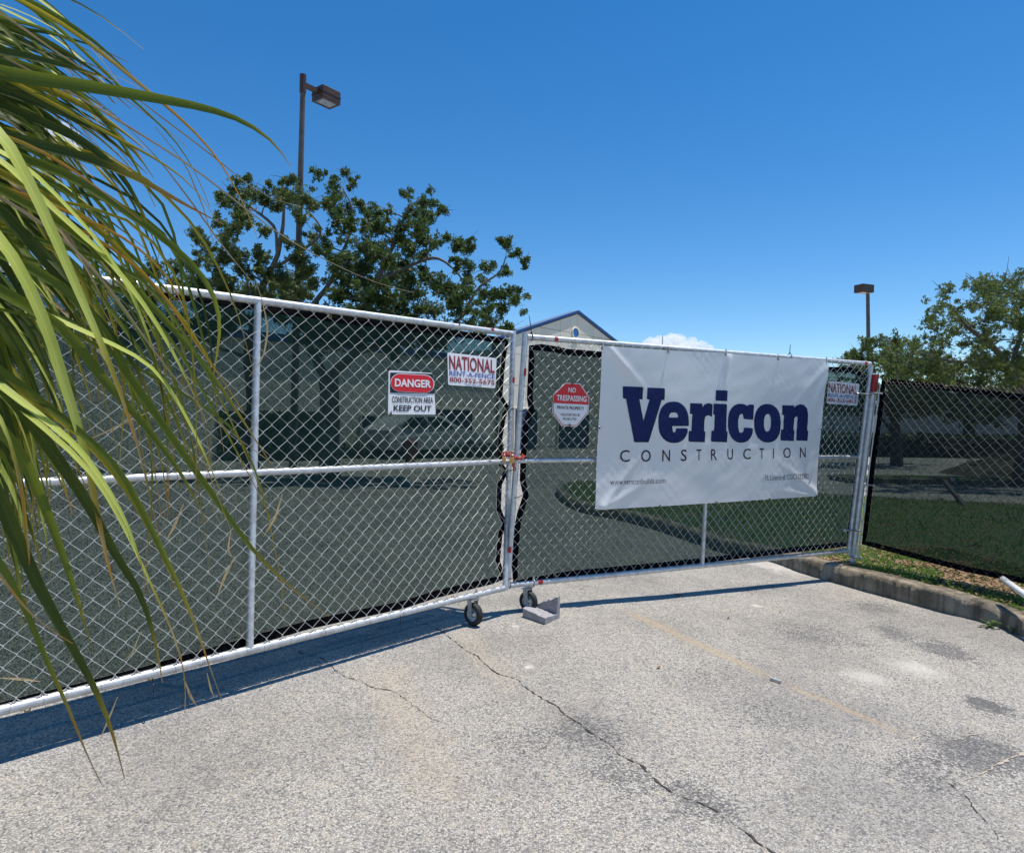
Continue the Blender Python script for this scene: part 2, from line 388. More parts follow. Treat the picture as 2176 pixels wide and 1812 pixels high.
def crack(pts, w0, w1, mat, name='crack'):
    P3 = []
    prev = None
    for i in range(len(pts) - 1):
        a, b = G(*pts[i]), G(*pts[i + 1]); n = max(2, int((b - a).length / 0.011))
        for j in range(n): P3.append(lerp(a, b, j / n))
    P3.append(G(*pts[-1]))
    m = len(P3); vs_ = []; wob = 0
    for i, p in enumerate(P3):
        t = (P3[min(i + 1, m - 1)] - P3[max(i - 1, 0)]).normalized(); s = Vector((-t.y, t.x, 0))
        o = s * (noise.noise(Vector((p.x * 7, p.y * 7, 3.1))) * 0.028 + noise.noise(Vector((p.x * 40, p.y * 40, 1.3))) * 0.009)
        w = lerp(w0, w1, i / m) * max(.12, 0.45 + 1.5 * noise.noise(Vector((p.x * 22, p.y * 22, 9.0))) + .9 * noise.noise(Vector((p.x * 90, p.y * 90, 2.0)))) * min(1, (m - i) / 10, (i + 2) / 8)
        c = p + o; vs_ += [c - s * w + Z * 0.003, c + s * w + Z * 0.003]
    for v in vs_: v.z = gz(v.x, v.y) + 0.003
    fs = [(2 * i, 2 * i + 1, 2 * i + 3, 2 * i + 2) for i in range(m - 1)]
    o = MB().add(vs_, fs).build(name, mat, ground); return o
M['crack'] = simple('crack_dark', (0.060, 0.055, 0.050), 0.95, var=0.25, vscale=50)
M['sand'] = simple('crack_sand', (0.50, 0.43, 0.34), 0.95, var=0.15, vscale=90)
crack([(880, 1314), (955, 1350), (1000, 1388), (1060, 1430), (1100, 1448), (1150, 1480), (1200, 1518), (1260, 1560), (1310, 1592), (1360, 1628), (1400, 1660), (1450, 1690), (1512, 1722), (1590, 1775), (1640, 1812), (1700, 1850)], .0035, .0055, M['crack'])
crack([(628, 1380), (690, 1403), (740, 1440), (800, 1462), (840, 1470), (880, 1500), (920, 1528), (955, 1540)], .0045, .0018, M['crack'])
crack([(2176, 1590), (2140, 1615), (2105, 1635), (2060, 1655), (2035, 1668), (2010, 1660)], .007, .004, M['sand'])
crack([(1960, 1558), (1945, 1575), (1940, 1605)], .005, .003, M['sand'])
crack([(2018, 1578), (2050, 1562), (2110, 1556)], .004, .002, M['sand'])
crack([(1995, 1648), (2030, 1668), (2060, 1700), (2090, 1735), (2120, 1790)], .003, .004, M['crack'])

# ------------------------------------------------------------------ grass island, kerb
kb = [((2330, 1425), .10), ((2176, 1354), .125), ((2094, 1324), .15), ((1984, 1296), .175), ((1847, 1259), .17), ((1765, 1236), .165), ((1700, 1216), .16), ((1640, 1194), .15),
      ((1565, 1180), .15), ((1528, 1172), .15), ((1478, 1155), .15), ((1415, 1133), .15), ((1359, 1116), .15), ((1300, 1102), .15), ((1240, 1090), .15), ((1200, 1072), .15), ((1182, 1055), .15), ((1186, 1043), .15), ((1215, 1037), .15), ((1265, 1034), .15)]
KB = [(G(*p), h) for p, h in kb]
KB += [(Vector((3.2, 14.3, 0)), .15), (Vector((6, 13.2, 0)), .15), (Vector((9, 12.2, 0)), .15), (Vector((14, 11.6, 0)), .15), (Vector((26, 11.4, 0)), .15)]
def smooth_poly(pts, sub=4):
    out = []; n = len(pts)
    for i in range(n - 1):
        p0, p1, p2, p3 = pts[max(i - 1, 0)], pts[i], pts[i + 1], pts[min(i + 2, n - 1)]
        for k in range(sub):
            t = k / sub
            f = lambda a, b, c, d: 0.5 * ((2 * b) + (-a + c) * t + (2 * a - 5 * b + 4 * c - d) * t * t + (-a + 3 * b - 3 * c + d) * t ** 3)
            out.append((f(p0[0], p1[0], p2[0], p3[0]), f(p0[1], p1[1], p2[1], p3[1])))
    out.append(pts[-1]); return out
KS = smooth_poly(KB, 14)
mb = MB(); vs_ = []; back = []
m = len(KS)
for i, (p, h) in enumerate(KS):
    t = KS[min(i + 1, m - 1)][0] - KS[max(i - 1, 0)][0]; t.z = 0; t.normalize(); s = Vector((t.y, -t.x, 0))    # into the island
    z0 = gz(p.x, p.y) - 0.05; zt = gz(p.x, p.y) + h + 0.008 * noise.noise(p * 2.0) + 0.005 * noise.noise(p * 9.0) - 0.012 * max(0.0, noise.noise(p * 5.0 + Vector((3, 1, 0))) - .35)
    wv = 0.012 * noise.noise(Vector((p.x * 3, p.y * 3, 5))) + 0.010 * noise.noise(Vector((p.x * 14, p.y * 14, 5)))
    vs_ += [Vector((p.x, p.y, z0)), Vector((p.x, p.y, 0)) + s * (0.015 + wv) + Z * (zt - 0.028), Vector((p.x, p.y, 0)) + s * (0.045 + wv) + Z * (zt - 0.004), Vector((p.x, p.y, 0)) + s * 0.145 + Z * zt, Vector((p.x, p.y, 0)) + s * 0.150 + Z * (z0)]
    back.append(Vector((p.x, p.y, zt - 0.025)) + s * 0.148)
fs = [(5 * i + k, 5 * i + 5 + k, 5 * i + 6 + k, 5 * i + 1 + k) for i in range(m - 1) for k in range(4)]
fs = [tuple(reversed(f)) for f in fs]
mb.add(vs_, fs, True)
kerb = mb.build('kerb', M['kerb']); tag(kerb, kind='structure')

M['soil'] = (lambda k: k.finish(k.n('ShaderNodeBsdfPrincipled', {'Base Color': k.mix(k.sm(k.noise(k.pos(), 9, 5, .65), .33, .52), k.mix(k.noise(k.pos(), 90, 2), (.10, .062, .036), (.30, .20, .125)), k.mix(k.noise(k.pos(), 60, 3), (.035, .075, .014), (.09, .14, .03))), 'Roughness': 0.95}).outputs[0]))(NT('turf_and_litter'))
bpts = back + [Vector((26, 3, 0.07)), Vector((8, 1.5, 0.04))]
def grass_z(x, y):
    # nearest kerb-back height, easing to 0.09 away from it
    best = 1e9; z = .08
    for b in back:
        d = (b.x - x) ** 2 + (b.y - y) ** 2
        if d < best: best = d; z = b.z
    d = math.sqrt(best); w = math.exp(-d / 1.0)
    return z * w + 0.085 * (1 - w) + 0.012 * noise.noise(Vector((x * 2.2, y * 2.2, 0)))
tri = tessellate_polygon([[Vector((b.x, b.y, 0)) for b in bpts]])
bm = bmesh.new(); bv = [bm.verts.new((b.x, b.y, 0)) for b in bpts]
for t3 in tri:
    try: bm.faces.new([bv[i] for i in t3])
    except ValueError: pass
for _ in range(6):
    es = [e for e in bm.edges if e.calc_length() > (0.45 if min(v.co.y for v in e.verts) < 9 and min(v.co.x for v in e.verts) < 7 else 1.6)]
    if not es: break
    bmesh.ops.subdivide_edges(bm, edges=es, cuts=1); bmesh.ops.triangulate(bm, faces=bm.faces[:])
for v in bm.verts: v.co.z = grass_z(v.co.x, v.co.y)
bmesh.ops.recalc_face_normals(bm, faces=bm.faces[:])
bm.verts.index_update()
gv = [v.co.copy() for v in bm.verts]; gf = [tuple(v.index for v in (f.verts if f.normal.z > 0 else reversed(f.verts))) for f in bm.faces]; bm.free()
tag(MB().add(gv, gf, True).build('grass_island', M['soil']), kind='structure')

def inside(poly, x, y):
    c = False; j = len(poly) - 1
    for i in range(len(poly)):
        if (poly[i].y > y) != (poly[j].y > y) and x < (poly[j].x - poly[i].x) * (y - poly[i].y) / (poly[j].y - poly[i].y) + poly[i].x: c = not c
        j = i
    return c
M['grass'] = leaf_mat('grass_blades', (0.15, 0.26, 0.03), (0.28, 0.36, 0.07), 0.4, 0.5, 3.0)
M['litter'] = leaf_mat('dry_leaf_litter', (0.26, 0.15, 0.08), (0.40, 0.27, 0.16), 0.1, 0.8, 20.0)
gb = MB(); lt = MB(); n_g = 0
while n_g < 21000:
    if R_.random() < 0.65: x, y = R_.uniform(2.4, 4.8), R_.uniform(4.3, 7.4)
    else: x, y = R_.uniform(0.9, 9), R_.uniform(5, 13.8)
    if not inside(bpts, x, y): continue
    n_g += 1
    dens = noise.noise(Vector((x * 1.8, y * 1.8, 4)))
    near = y < 7.6 and x < 5
    z = grass_z(x, y)
    if dens < -0.05 or R_.random() < 0.15:
        if near or R_.random() < .3:
            a = R_.uniform(0, 6.28); r = R_.uniform(.012, .03); d1 = Vector((math.cos(a), math.sin(a), R_.uniform(-.3, .5))) * r; d2 = Vector((-math.sin(a), math.cos(a), R_.uniform(-.3, .4))) * r * .45
            c = Vector((x, y, z + .012 + R_.random() * .015)); lt.add([c - d1, c + d2, c + d1, c - d2], [(0, 1, 2, 3)])
        if dens < -.05 and R_.random() < .7: continue
    h = R_.uniform(.02, .055) * (1.0 if near else 1.6) * (1.9 if R_.random() < .04 else 1); a = R_.uniform(0, 6.28); w = R_.uniform(.002, .004) * (1.0 if near else 2.2)
    s = Vector((math.cos(a), math.sin(a), 0)); l = Vector((R_.uniform(-1, 1), R_.uniform(-1, 1), 0)) * h * .7
    b = Vector((x, y, z - .005)); gb.add([b - s * w, b + s * w, b + Z * h * .6 + l * .4 + s * w * .7, b + Z * h + l], [(0, 1, 2), (0, 2, 3)])
tag(gb.build('grass', M['grass']), 'short green grass growing on the kerbed verge', 'grass', kind='stuff')
tag(lt.build('leaf_litter', M['litter']), 'brown dry leaf litter scattered between the verge grass', 'leaf litter', kind='stuff')

# ------------------------------------------------------------------ gates
CELL = 0.0885
def chain_link(mb, pt, L, H, cell, r, nrm, u0=0.0, v0=0.0, sides=4, amp=0.003):
    """pt(u_m, v_m): point on the panel; vertical zigzag wires hooked into each other"""
    nw = int(L / (cell / 2)); ns = int(H / (cell / 2))
    for i in range(nw):
        pts = []
        for k in range(ns + 1):
            left = (k + i) % 2 == 0
            u = (i + (0.0 if left else 1.0)) * cell / 2 + (0.0022 if not left else -0.0022); v = k * cell / 2
            if u > L + 0.01: u = L
            pts.append((u, v))
        q = []
        for k, (u, v) in enumerate(pts):
            w = amp if (k + i) % 2 == 0 else -amp
            j = noise.noise(Vector((u * 9, v * 9, i * .13))) * 0.004
            q.append(pt(u + u0 + j, v + v0 + j * .6) + nrm * w)
        mb.tube(q, r, sides, caps=False)

class Gate:
    pass
def make_gate(name, c, mids, label, Lm, top_over=0.0):
    """c: dict of corner points RB, RT, LB, LT ('a' end first); mids: fractions for inner uprights"""
    g = Gate(); g.a0, g.a1, g.b0, g.b1 = c      # a: u=0 bottom/top, b: u=1 bottom/top
    g.pl = Plane(g.a0, g.a1, g.b0)
    g.L = (g.b0 - g.a0).length; g.H = (g.a1 - g.a0).length
    g.pt = lambda u, v: lerp(lerp(g.a0, g.b0, u), lerp(g.a1, g.b1, u), v)
    g.ptm = lambda u, v: g.pt(u / g.L, v / g.H)
    g.root = thing(name, Vector((g.pt(.5, 0).x, g.pt(.5, 0).y, 0)), label, 'gate')
    return g
def pipe(g, name, a, b, r=0.0208, n=14, mat=None):
    return MB().tube([a, b], r, n).build(name, mat or M['galv'], g.root)

# left leaf: nearest to the camera, leaning slightly back
RBl, RTl = P(1073, 1252, 4.86), P(1091, 706, 5.22)
MBl = P(530, 1385, 3.45)
MTl = Plane(RBl, RTl, MBl).hit(548, 634)
LBl = RBl + (MBl - RBl) * 1.98; LTl = RTl + (MTl - RTl) * 1.98
gl = make_gate('swing_gate', (RBl, RTl, LBl, LTl), (.505,), 'nearer chain-link gate leaf on the left, behind the palm leaves', 3.7)
pipe(gl, 'stile', RBl + (RBl - RTl) * 0.004, RTl + (RTl - RBl) * 0.004)
pipe(gl, 'stile', LBl, LTl)
pipe(gl, 'upright', gl.pt(.505, .012), gl.pt(.505, .988), 0.0190)
pipe(gl, 'top_rail', gl.pt(0.004, .993), gl.pt(1, .993))
pipe(gl, 'bottom_rail', gl.pt(0.004, .006), gl.pt(1, .006))
mv = 0.505
pipe(gl, 'mid_rail', gl.pl.hit(1086, 980), gl.pl.hit(20, 1027) + (gl.pl.hit(20, 1027) - gl.pl.hit(1086, 980)) * 0.25, 0.0190)

LBr, LTr = P(1078, 1250, 4.90), P(1116, 712, 4.92)
RBr, RTr = P(1803, 1169, 6.62), P(1851, 776, 6.66)
gr = make_gate('swing_gate', (LBr, LTr, RBr, RTr), (.5,), 'farther chain-link gate leaf on the right that carries the large white banner', 3.8)
pipe(gr, 'stile', LBr, LTr + (LTr - LBr) * 0.012)
pipe(gr, 'stile', RBr - (RTr - RBr) * .02, RTr)
pipe(gr, 'upright', gr.pl.hit(1492, 1200), gr.pl.hit(1516, 752), 0.0185)
pipe(gr, 'top_rail', gr.pl.hit(1120, 716), gr.pl.hit(1849, 773))
pipe(gr, 'bottom_rail', gr.pl.hit(1083, 1243), gr.pl.hit(1800, 1170))
pipe(gr, 'mid_rail', gr.pl.hit(1098, 979), gr.pl.hit(1826, 971), 0.0185)

for g in (gl, gr):
    mb = MB(); n = g.pl.n
    chain_link(mb, lambda u, v, g=g, n=n: g.ptm(u, v) + n * 0.014, g.L - .01, g.H - .01, CELL, 0.00195, n, 0.005, 0.005)
    # tie wires along the rails
    for v in (0.0, 1.0):
        for k in range(int(g.L / .11)):
            u = (k + .5 + R_.uniform(-.2, .2)) * .11 / g.L
            if u > 1: break
            c = g.pt(u, .006 if v == 0 else .993)
            mb.ring(c, (g.b0 - g.a0).normalized() + Z * R_.uniform(-.35, .35), 0.0225, 0.0013, 9, 3)
    tag(mb.build('chain_link_mesh', M['wire'], g.root), kind='stuff')

# stile extras on the right leaf, red paint dabs
def band_on(g, px, py, axis, h, r=0.0214, mat='red', off=0.0, name='paint_mark'):
    c = g.pl.hit(px, py); ax = axis.normalized()
    MB().tube([c - ax * h, c + ax * h], r, 12).build(name, M[mat], g.root)
uR_ = RBr - LBr; sl = (LTr - LBr); tr_ = (RTr - LTr); tl_ = RTl - LTl
def mark(g, px, py, axis, h):
    # uneven dab of paint on the camera side of a pipe
    c = g.pl.hit(px, py); ax = axis.normalized(); nn = g.pl.n; sd = ax.cross(nn).normalized(); vs_ = []; fs = []
    for i in range(6):
        t = -1 + 2 * i / 5
        for j in range(6):
            th = math.radians(-62 + 124 * j / 5 + 8 * noise.noise(Vector((px + i, py, j)))) * (1 - .35 * t * t)
            vs_.append(c + ax * h * t * (1 + .3 * noise.noise(Vector((px, i, j * .7)))) + (nn * math.cos(th) + sd * math.sin(th)) * 0.0219)
    for i in range(5):
        for j in range(5): fs.append((i * 6 + j, i * 6 + j + 1, i * 6 + j + 7, i * 6 + j + 6))
    MB().add(vs_, fs, True).build('paint_mark', M['red'], g.root)
mark(gr, 1112, 791, sl, .028); mark(gr, 1180, 721, tr_, .016); mark(gr, 1837, 772, tr_, .02); mark(gr, 1082, 1167, sl, .022); mark(gr, 1146, 1236, uR_, .02)
mark(gl, 1043, 702, tl_, .014); mark(gl, 1088, 808, RTl - RBl, .02)

# casters
def caster(g, px, py, r, axis, zdrop=0.0):
    root = g.root
    c = g.pl.hit(px, py); ground_z = gz(c.x, c.y); c.z = ground_z + r
    ax = axis.normalized(); fwd = ax.cross(Z).normalized()
    w = r * 0.30
    prof = [(r * .60, -w * .75), (r * .70, -w), (r * .88, -w * .98), (r * .97, -w * .6), (r, 0), (r * .97, w * .6), (r * .88, w * .98), (r * .70, w), (r * .60, w * .75)]
    cs = MB()
    top = Vector((c.x, c.y, c.z)) + Z * (r + .018) + fwd * 0.012
    for s in (-1, 1):
        o = ax * (s * (w + .008)); f2 = fwd * .016
        b0 = c + o - Z * .018; b1 = top + o
        cs.prism([b0 - f2 * .9, b0 + f2 * .9, b1 + f2 * 1.3, b1 - f2 * 1.3], ax, .0035)
    cs.box(top, ax, fwd, Z, w + .012, .026, .003)
    cs.tube([top, top + Z * .025], .012, 10)
    fork = cs.build('caster', M['steel'], root)
    MB().lathe(c, ax, prof, 28).build('tyre', M['rubber'], fork)
    rim = MB().lathe(c, ax, [(r * .60, -w * .72), (r * .52, -w * .62), (r * .50, -w * .2), (r * .22, -w * .25), (r * .20, -w * .9), (.006, -w * .9), (.006, w * .9), (r * .20, w * .9), (r * .22, w * .25), (r * .50, w * .2), (r * .52, w * .62), (r * .60, w * .72)], 24)
    rim.tube([c - ax * (w + .013), c + ax * (w + .013)], .006, 8).build('rim', M['steel'], fork)
    # U-bolt clamp up to the rail
    k = MB(); rail = g.pl.hit(px + 4, py); rail = top + Z * .03
    k.build('axle_nut', M['steel'], fork) if False else None
    return top
uL = (LBl - RBl); uR = (RBr - LBr)
t1 = caster(gl, 1006, 1300, 0.078, uL)
t2 = caster(gr, 1123, 1266, 0.074, uL.normalized() * 1.0 + X * .15)
for g, px, py, tp in ((gl, 1012, 1268, t1), (gr, 1133, 1238, t2)):
    c = g.pl.hit(px, py); dv = (g.b0 - g.a0).normalized()
    MB().ring(c, dv, .026, .0045, 14, 6).tube([c + Z * .02, c + Z * .05 + dv * .004], .011, 8).tube([c - Z * .022, Vector((tp.x, tp.y, tp.z + .01))], .010, 8).build('clamp', M['steel'], g.root)

# ------------------------------------------------------------------ privacy screens
def screen(name, pl, outline, hem, label, mat, bow=0.02, off=-0.03, grom=(), ties=()):
    """outline: closed list of pixel points (top edge first); fabric with a stitched black hem"""
    cx = sum(p[0] for p in outline) / len(outline); cyy = sum(p[1] for p in outline) / len(outline)
    pts = []
    for i in range(len(outline)):
        a, b = outline[i], outline[(i + 1) % len(outline)]; n = max(1, int(math.hypot(b[0] - a[0], b[1] - a[1]) / 24))
        for k in range(n): pts.append((a[0] + (b[0] - a[0]) * k / n, a[1] + (b[1] - a[1]) * k / n))
    w3 = [pl.hit(x, y, off) for x, y in pts]
    ux = (pl.n.cross(Z)).normalized(); uy = ux.cross(pl.n).normalized()
    if uy.z < 0: uy.negate()
    flat = [Vector(((p - w3[0]).dot(ux), (p - w3[0]).dot(uy), 0)) for p in w3]
    area = sum(flat[i].x * flat[(i + 1) % len(flat)].y - flat[(i + 1) % len(flat)].x * flat[i].y for i in range(len(flat)))
    sgn = 1 if area > 0 else -1; inner = []
    n = len(flat)
    for i in range(n):
        t = (flat[(i + 1) % n] - flat[i - 1]).normalized(); nn = Vector((-t.y, t.x, 0)) * sgn
        inner.append(flat[i] + nn * hem)
    def lift(q, e=0.0):
        w = noise.noise(Vector((q.x * 1.6, q.y * .9, 3))) * bow + noise.noise(Vector((q.x * 5, q.y * 2.2, 8))) * bow * .35
        return w3[0] + ux * q.x + uy * q.y + pl.n * (min(w, .012) + e)
    x0 = min(q.x for q in flat); x1 = max(q.x for q in flat); y0 = min(q.y for q in flat); y1 = max(q.y for q in flat)
    bm = bmesh.new(); bv = [bm.verts.new(q) for q in inner]
    for t3 in tessellate_polygon([inner]):
        try: bm.faces.new([bv[i] for i in t3])
        except ValueError: pass
    for _ in range(5):
        es = [e for e in bm.edges if e.calc_length() > .28]
        if not es: break
        bmesh.ops.subdivide_edges(bm, edges=es, cuts=1); bmesh.ops.triangulate(bm, faces=bm.faces[:])
    bm.verts.index_update()
    base = Vector((sum(p.x for p in w3) / n, sum(p.y for p in w3) / n, min(p.z for p in w3)))
    root = thing(name, base, label, 'privacy screen')
    MB().add([lift(v.co) for v in bm.verts], [tuple(v.index for v in f.verts) for f in bm.faces], True).build('fabric', mat, root); bm.free()
    h = MB(); vs_ = [lift(q, .002) for q in flat] + [lift(q, .002) for q in inner]
    h.add(vs_, [(i, (i + 1) % n, n + (i + 1) % n, n + i) for i in range(n)], True).build('hem', M['black'], root)
    for (px, py) in grom:
        c = pl.hit(px, py, off + .009); MB().ring(c, pl.n, .010, .0035, 14, 6).build('grommet', M['brass'], root)
    for (px, py, dx, dy) in ties:
        c = pl.hit(px, py, off + .02); e = pl.hit(px + dx, py + dy, 0.026); e2 = pl.hit(px + dx * 1.25, py + dy * 1.25, -0.01)
        MB().tube([c, lerp(c, e, .5) + pl.n * .008, e, e2], .0028, 6).build('zip_tie', M['ziptie'], root)
    return root
ol = [(-300, 505), (-150, 535), (100, 575), (350, 616), (450, 626), (548, 642), (620, 652), (693, 665), (775, 676), (857, 686), (975, 702), (1080, 721),
      (1074, 760), (1067, 840), (1083, 868), (1074, 885), (1066, 930), (1066, 985), (1078, 1001), (1064, 1030), (1062, 1080), (1075, 1112), (1066, 1135), (1061, 1190), (1073, 1229),
      (1045, 1241), (1000, 1252), (930, 1270), (858, 1293), (760, 1314), (660, 1336), (522, 1375), (400, 1411), (300, 1440), (180, 1472), (60, 1502), (-100, 1546), (-250, 1590)]
screen('privacy_screen', gl.pl, ol, .05, 'dark green mesh privacy screen on the nearer left gate leaf, above the black caster', M['screen'],
       grom=[(527, 634), (701, 673), (1075, 742), (1078, 870), (1073, 1004), (58, 1506), (320, 1440), (704, 1333), (962, 1268), (848, 1301)],
       ties=[(1074, 868, 20, 0), (1070, 1000, 20, -2), (1068, 1111, 22, -2), (1066, 1231, 22, -2), (527, 636, 2, -26), (848, 1298, 3, 22), (975, 704, 2, -20), (324, 1443, 2, 22)])
orr = [(1124, 734), (1150, 731), (1178, 735), (1205, 741), (1278, 747), (1400, 756), (1560, 768), (1700, 777), (1805, 781), (1826, 788), (1844, 800),
       (1840, 850), (1834, 900), (1828, 960), (1815, 1060), (1802, 1160), (1700, 1172), (1600, 1184), (1500, 1196), (1400, 1207), (1300, 1216), (1220, 1224), (1150, 1236), (1090, 1243),
       (1086, 1200), (1092, 1120), (1098, 1090), (1111, 1052), (1104, 1020), (1106, 970), (1112, 900), (1124, 868), (1120, 845), (1122, 790)]
screen('privacy_screen', gr.pl, orr, .05, 'dark mesh privacy screen on the farther right gate leaf, behind the white banner', M['screen'],
       grom=[(1187, 739), (1287, 740), (1179, 1223), (1363, 1210), (1715, 1171), (1795, 1165)],
       ties=[(1120, 868, -16, 6), (1110, 1052, -16, 6), (1088, 1238, -4, 10)])
# ------------------------------------------------------------------ right fence
FB0, FT0 = P(1816, 1188, 6.62), P(1868, 800, 6.62)
FB1, FT1 = P(2176, 1272, 5.45), P(2176, 815, 5.45)
fB2 = FB1 + (FB1 - FB0) * 1.2; fT2 = FT1 + (FT1 - FT0) * 1.2
fpl = Plane(FB0, FT0, FB1)
fence = thing('chain_link_fence', Vector((FB0.x, FB0.y, .08)), 'weathered chain-link fence panel running off to the right behind the kerbed verge', 'fence')
fL = (fB2 - FB0).length; fH = (FT0 - FB0).length
fpt = lambda u, v: lerp(lerp(FB0, fB2, u / fL), lerp(FT0, fT2, u / fL), v / fH)
mb = MB(); chain_link(mb, lambda u, v: fpt(u, v), fL, fH - .02, .092, .0017, fpl.n, 0.075, 0.0)
tag(mb.build('chain_link_mesh', M['oldwire'], fence), kind='stuff')
tips = MB(); ntop = int((fH - .02) / .046)
for i in range(int(fL / .092)):
    a = fpt(i * .092 + .075, (ntop - 1) * .046); b = fpt((i + .5) * .092 + .075, ntop * .046 + .012); c = fpt((i + 1) * .092 + .075, (ntop - 1) * .046)
    tips.tube([a, b, c], .0022, 5)
tag(tips.build('rusty_wire_tip', M['rustwire'], fence), kind='stuff')
MB().tube([P(1870, 815, 6.55), P(1823, 1188, 6.55)], .006, 8).build('tension_bar', M['galv'], fence)
# a hidden-end line post, beyond the frame
MB().tube([fB2 - Z * .1, fT2 + Z * .03], .024, 12).build('line_post', M['galv'], fence)
post = thing('gate_post', P(1810, 1194, 6.64), 'leaning round steel gate post with red cap, between right gate leaf and fence', 'post')
pb, pt_ = P(1808, 1200, 6.64), P(1860, 797, 6.64)
MB().tube([pb - Z * .1, pt_], .030, 18).build('pole', M['galv'], post)
ax = (pt_ - pb).normalized()
q0 = P(1855.5, 834, 6.64)
MB().tube([q0, pt_ + ax * .004], .0325, 18).build('red_cap', M['red'], post)
for (px, py) in ((1855, 836), (1838, 1029), (1812, 1182)):
    c = P(px, py, 6.64); bb = MB(); bb.lathe(c, ax, [(.0310, -.012), (.0345, -.012), (.0345, .012), (.0310, .012)], 18)
    e = c + (fB2 - FB0).normalized() * .10 + fpl.n * .02; bb.tube([c + fpl.n * .03, e], .008, 6); bb.tube([e - ax * .01, e + ax * .01], .007, 6)
    bb.build('tension_band', M['steel'], post)
for (px, py) in ((1842, 838), (1822, 1128)):
    c = P(px, py, 6.62); c2 = P(px - 20, py - 2, 6.58)
    MB().ring(c2, RTr - RBr, .026, .006, 14, 6).tube([c2, c + X * .05], .008, 8).box(c2 + X * -.035, X, Y, Z, .015, .012, .012).tube([c2 - X * .03 + Z * .006, c2 - X * .085 + Z * .010], .004, 6).build('hinge', M['steel'], post)
of = [(1874, 808), (1900, 806), (1960, 812), (2020, 820), (2090, 827), (2176, 838), (2300, 855), (2420, 868), (2420, 1300), (2300, 1270), (2176, 1240), (2060, 1216), (1980, 1196), (1905, 1176), (1832, 1156), (1850, 980)]
screen('privacy_screen', fpl, of, .05, 'black mesh privacy screen on the weathered fence at far right', M['screen2'], bow=.025,
       grom=[(1885, 811), (2009, 822), (2140, 832), (1875, 1162), (2000, 1190), (2132, 1216)], ties=[(2140, 832, 2, -12)])

# ------------------------------------------------------------------ signs
SC = lambda ox, oy, s: (lambda zx, zy: (ox + zx / s, oy + zy / s))
def plate(root, pl, px, off, th, mat, name):
    MB().prism([pl.hit(x, y, off) for x, y in px], pl.n, th).build(name, mat, root)
def sign_root(name, pl, px, label, off=.034):
    c = sum((pl.hit(x, y, off) for x, y in px), Vector()) / len(px); c.z = min(pl.hit(x, y, off).z for x, y in px)
    return thing(name, c, label, 'sign')
def rounded(pts, r, n=4):
    out = []; m = len(pts)
    for i in range(m):
        p0, p1, p2 = Vector(pts[i - 1]), Vector(pts[i]), Vector(pts[(i + 1) % m]); a = p1 + (p0 - p1).normalized() * r; b = p1 + (p2 - p1).normalized() * r
        for k in range(n + 1):
            t = k / n; q = a * (1 - t) ** 2 + p1 * 2 * t * (1 - t) + b * t * t; out.append((q.x, q.y))
    return out
def lettering(root, pl, key, quad, mat, off, name='lettering'):
    m_ = MB(); text_on(m_, key, quad, lambda x, y: pl.hit(x, y, off)); return m_.build(name, mat, root)
def sign_ties(root, pl, pts):
    for (x, y) in pts:
        c = pl.hit(x, y, .042); MB().ring(c, pl.n.cross(Z) + Z * .4, .011, .0028, 10, 5).tube([c, c + Z * .02 + pl.n * .012], .0022, 5).build('zip_tie', M['ziptie'], root)
# danger sign
z = SC(760, 700, 2100 / 380)
c4 = [z(365, 478), z(885, 512), z(918, 998), z(358, 996)]
rt = sign_root('warning_sign', gl.pl, c4, 'white warning sign with red oval on black, reading DANGER')
plate(rt, gl.pl, rounded(c4, 3), .034, .003, M['signwhite'], 'panel')
plate(rt, gl.pl, [z(384, 504), z(884, 522), z(902, 754), z(382, 742)], .0365, .001, M['signblack'], 'black_field')
def oval(x0, y0, x1, y1, dy, n=10):
    out = []; r = (y1 - y0) / 2
    for k in range(n + 1):
        a = math.pi / 2 + math.pi * k / n; out.append((x0 + r + r * math.cos(a) * 1.05, (y0 + y1) / 2 - r * math.sin(a)))
    for k in range(n + 1):
        a = -math.pi / 2 + math.pi * k / n; out.append((x1 - r + r * math.cos(a) * 1.05, (y0 + y1) / 2 + dy - r * math.sin(a)))
    return [z(*p) for p in out]
plate(rt, gl.pl, oval(390, 516, 897, 732, 16), .0385, .001, M['signwhite'], 'oval_border')
plate(rt, gl.pl, oval(397, 523, 889, 726, 16), .0405, .001, M['signred'], 'red_oval')
lettering(rt, gl.pl, 'DANGER', [z(438, 575), z(862, 595), z(862, 685), z(436, 670)], M['signwhite'], .0425)
lettering(rt, gl.pl, 'CAREA', [z(404, 785), z(886, 797), z(886, 864), z(404, 858)], M['signblack'], .0365)
lettering(rt, gl.pl, 'KEEP', [z(424, 886), z(868, 896), z(868, 962), z(424, 958)], M['signblack'], .0365)
sign_ties(rt, gl.pl, [z(368, 468), z(884, 512), z(385, 996), z(930, 1000)])
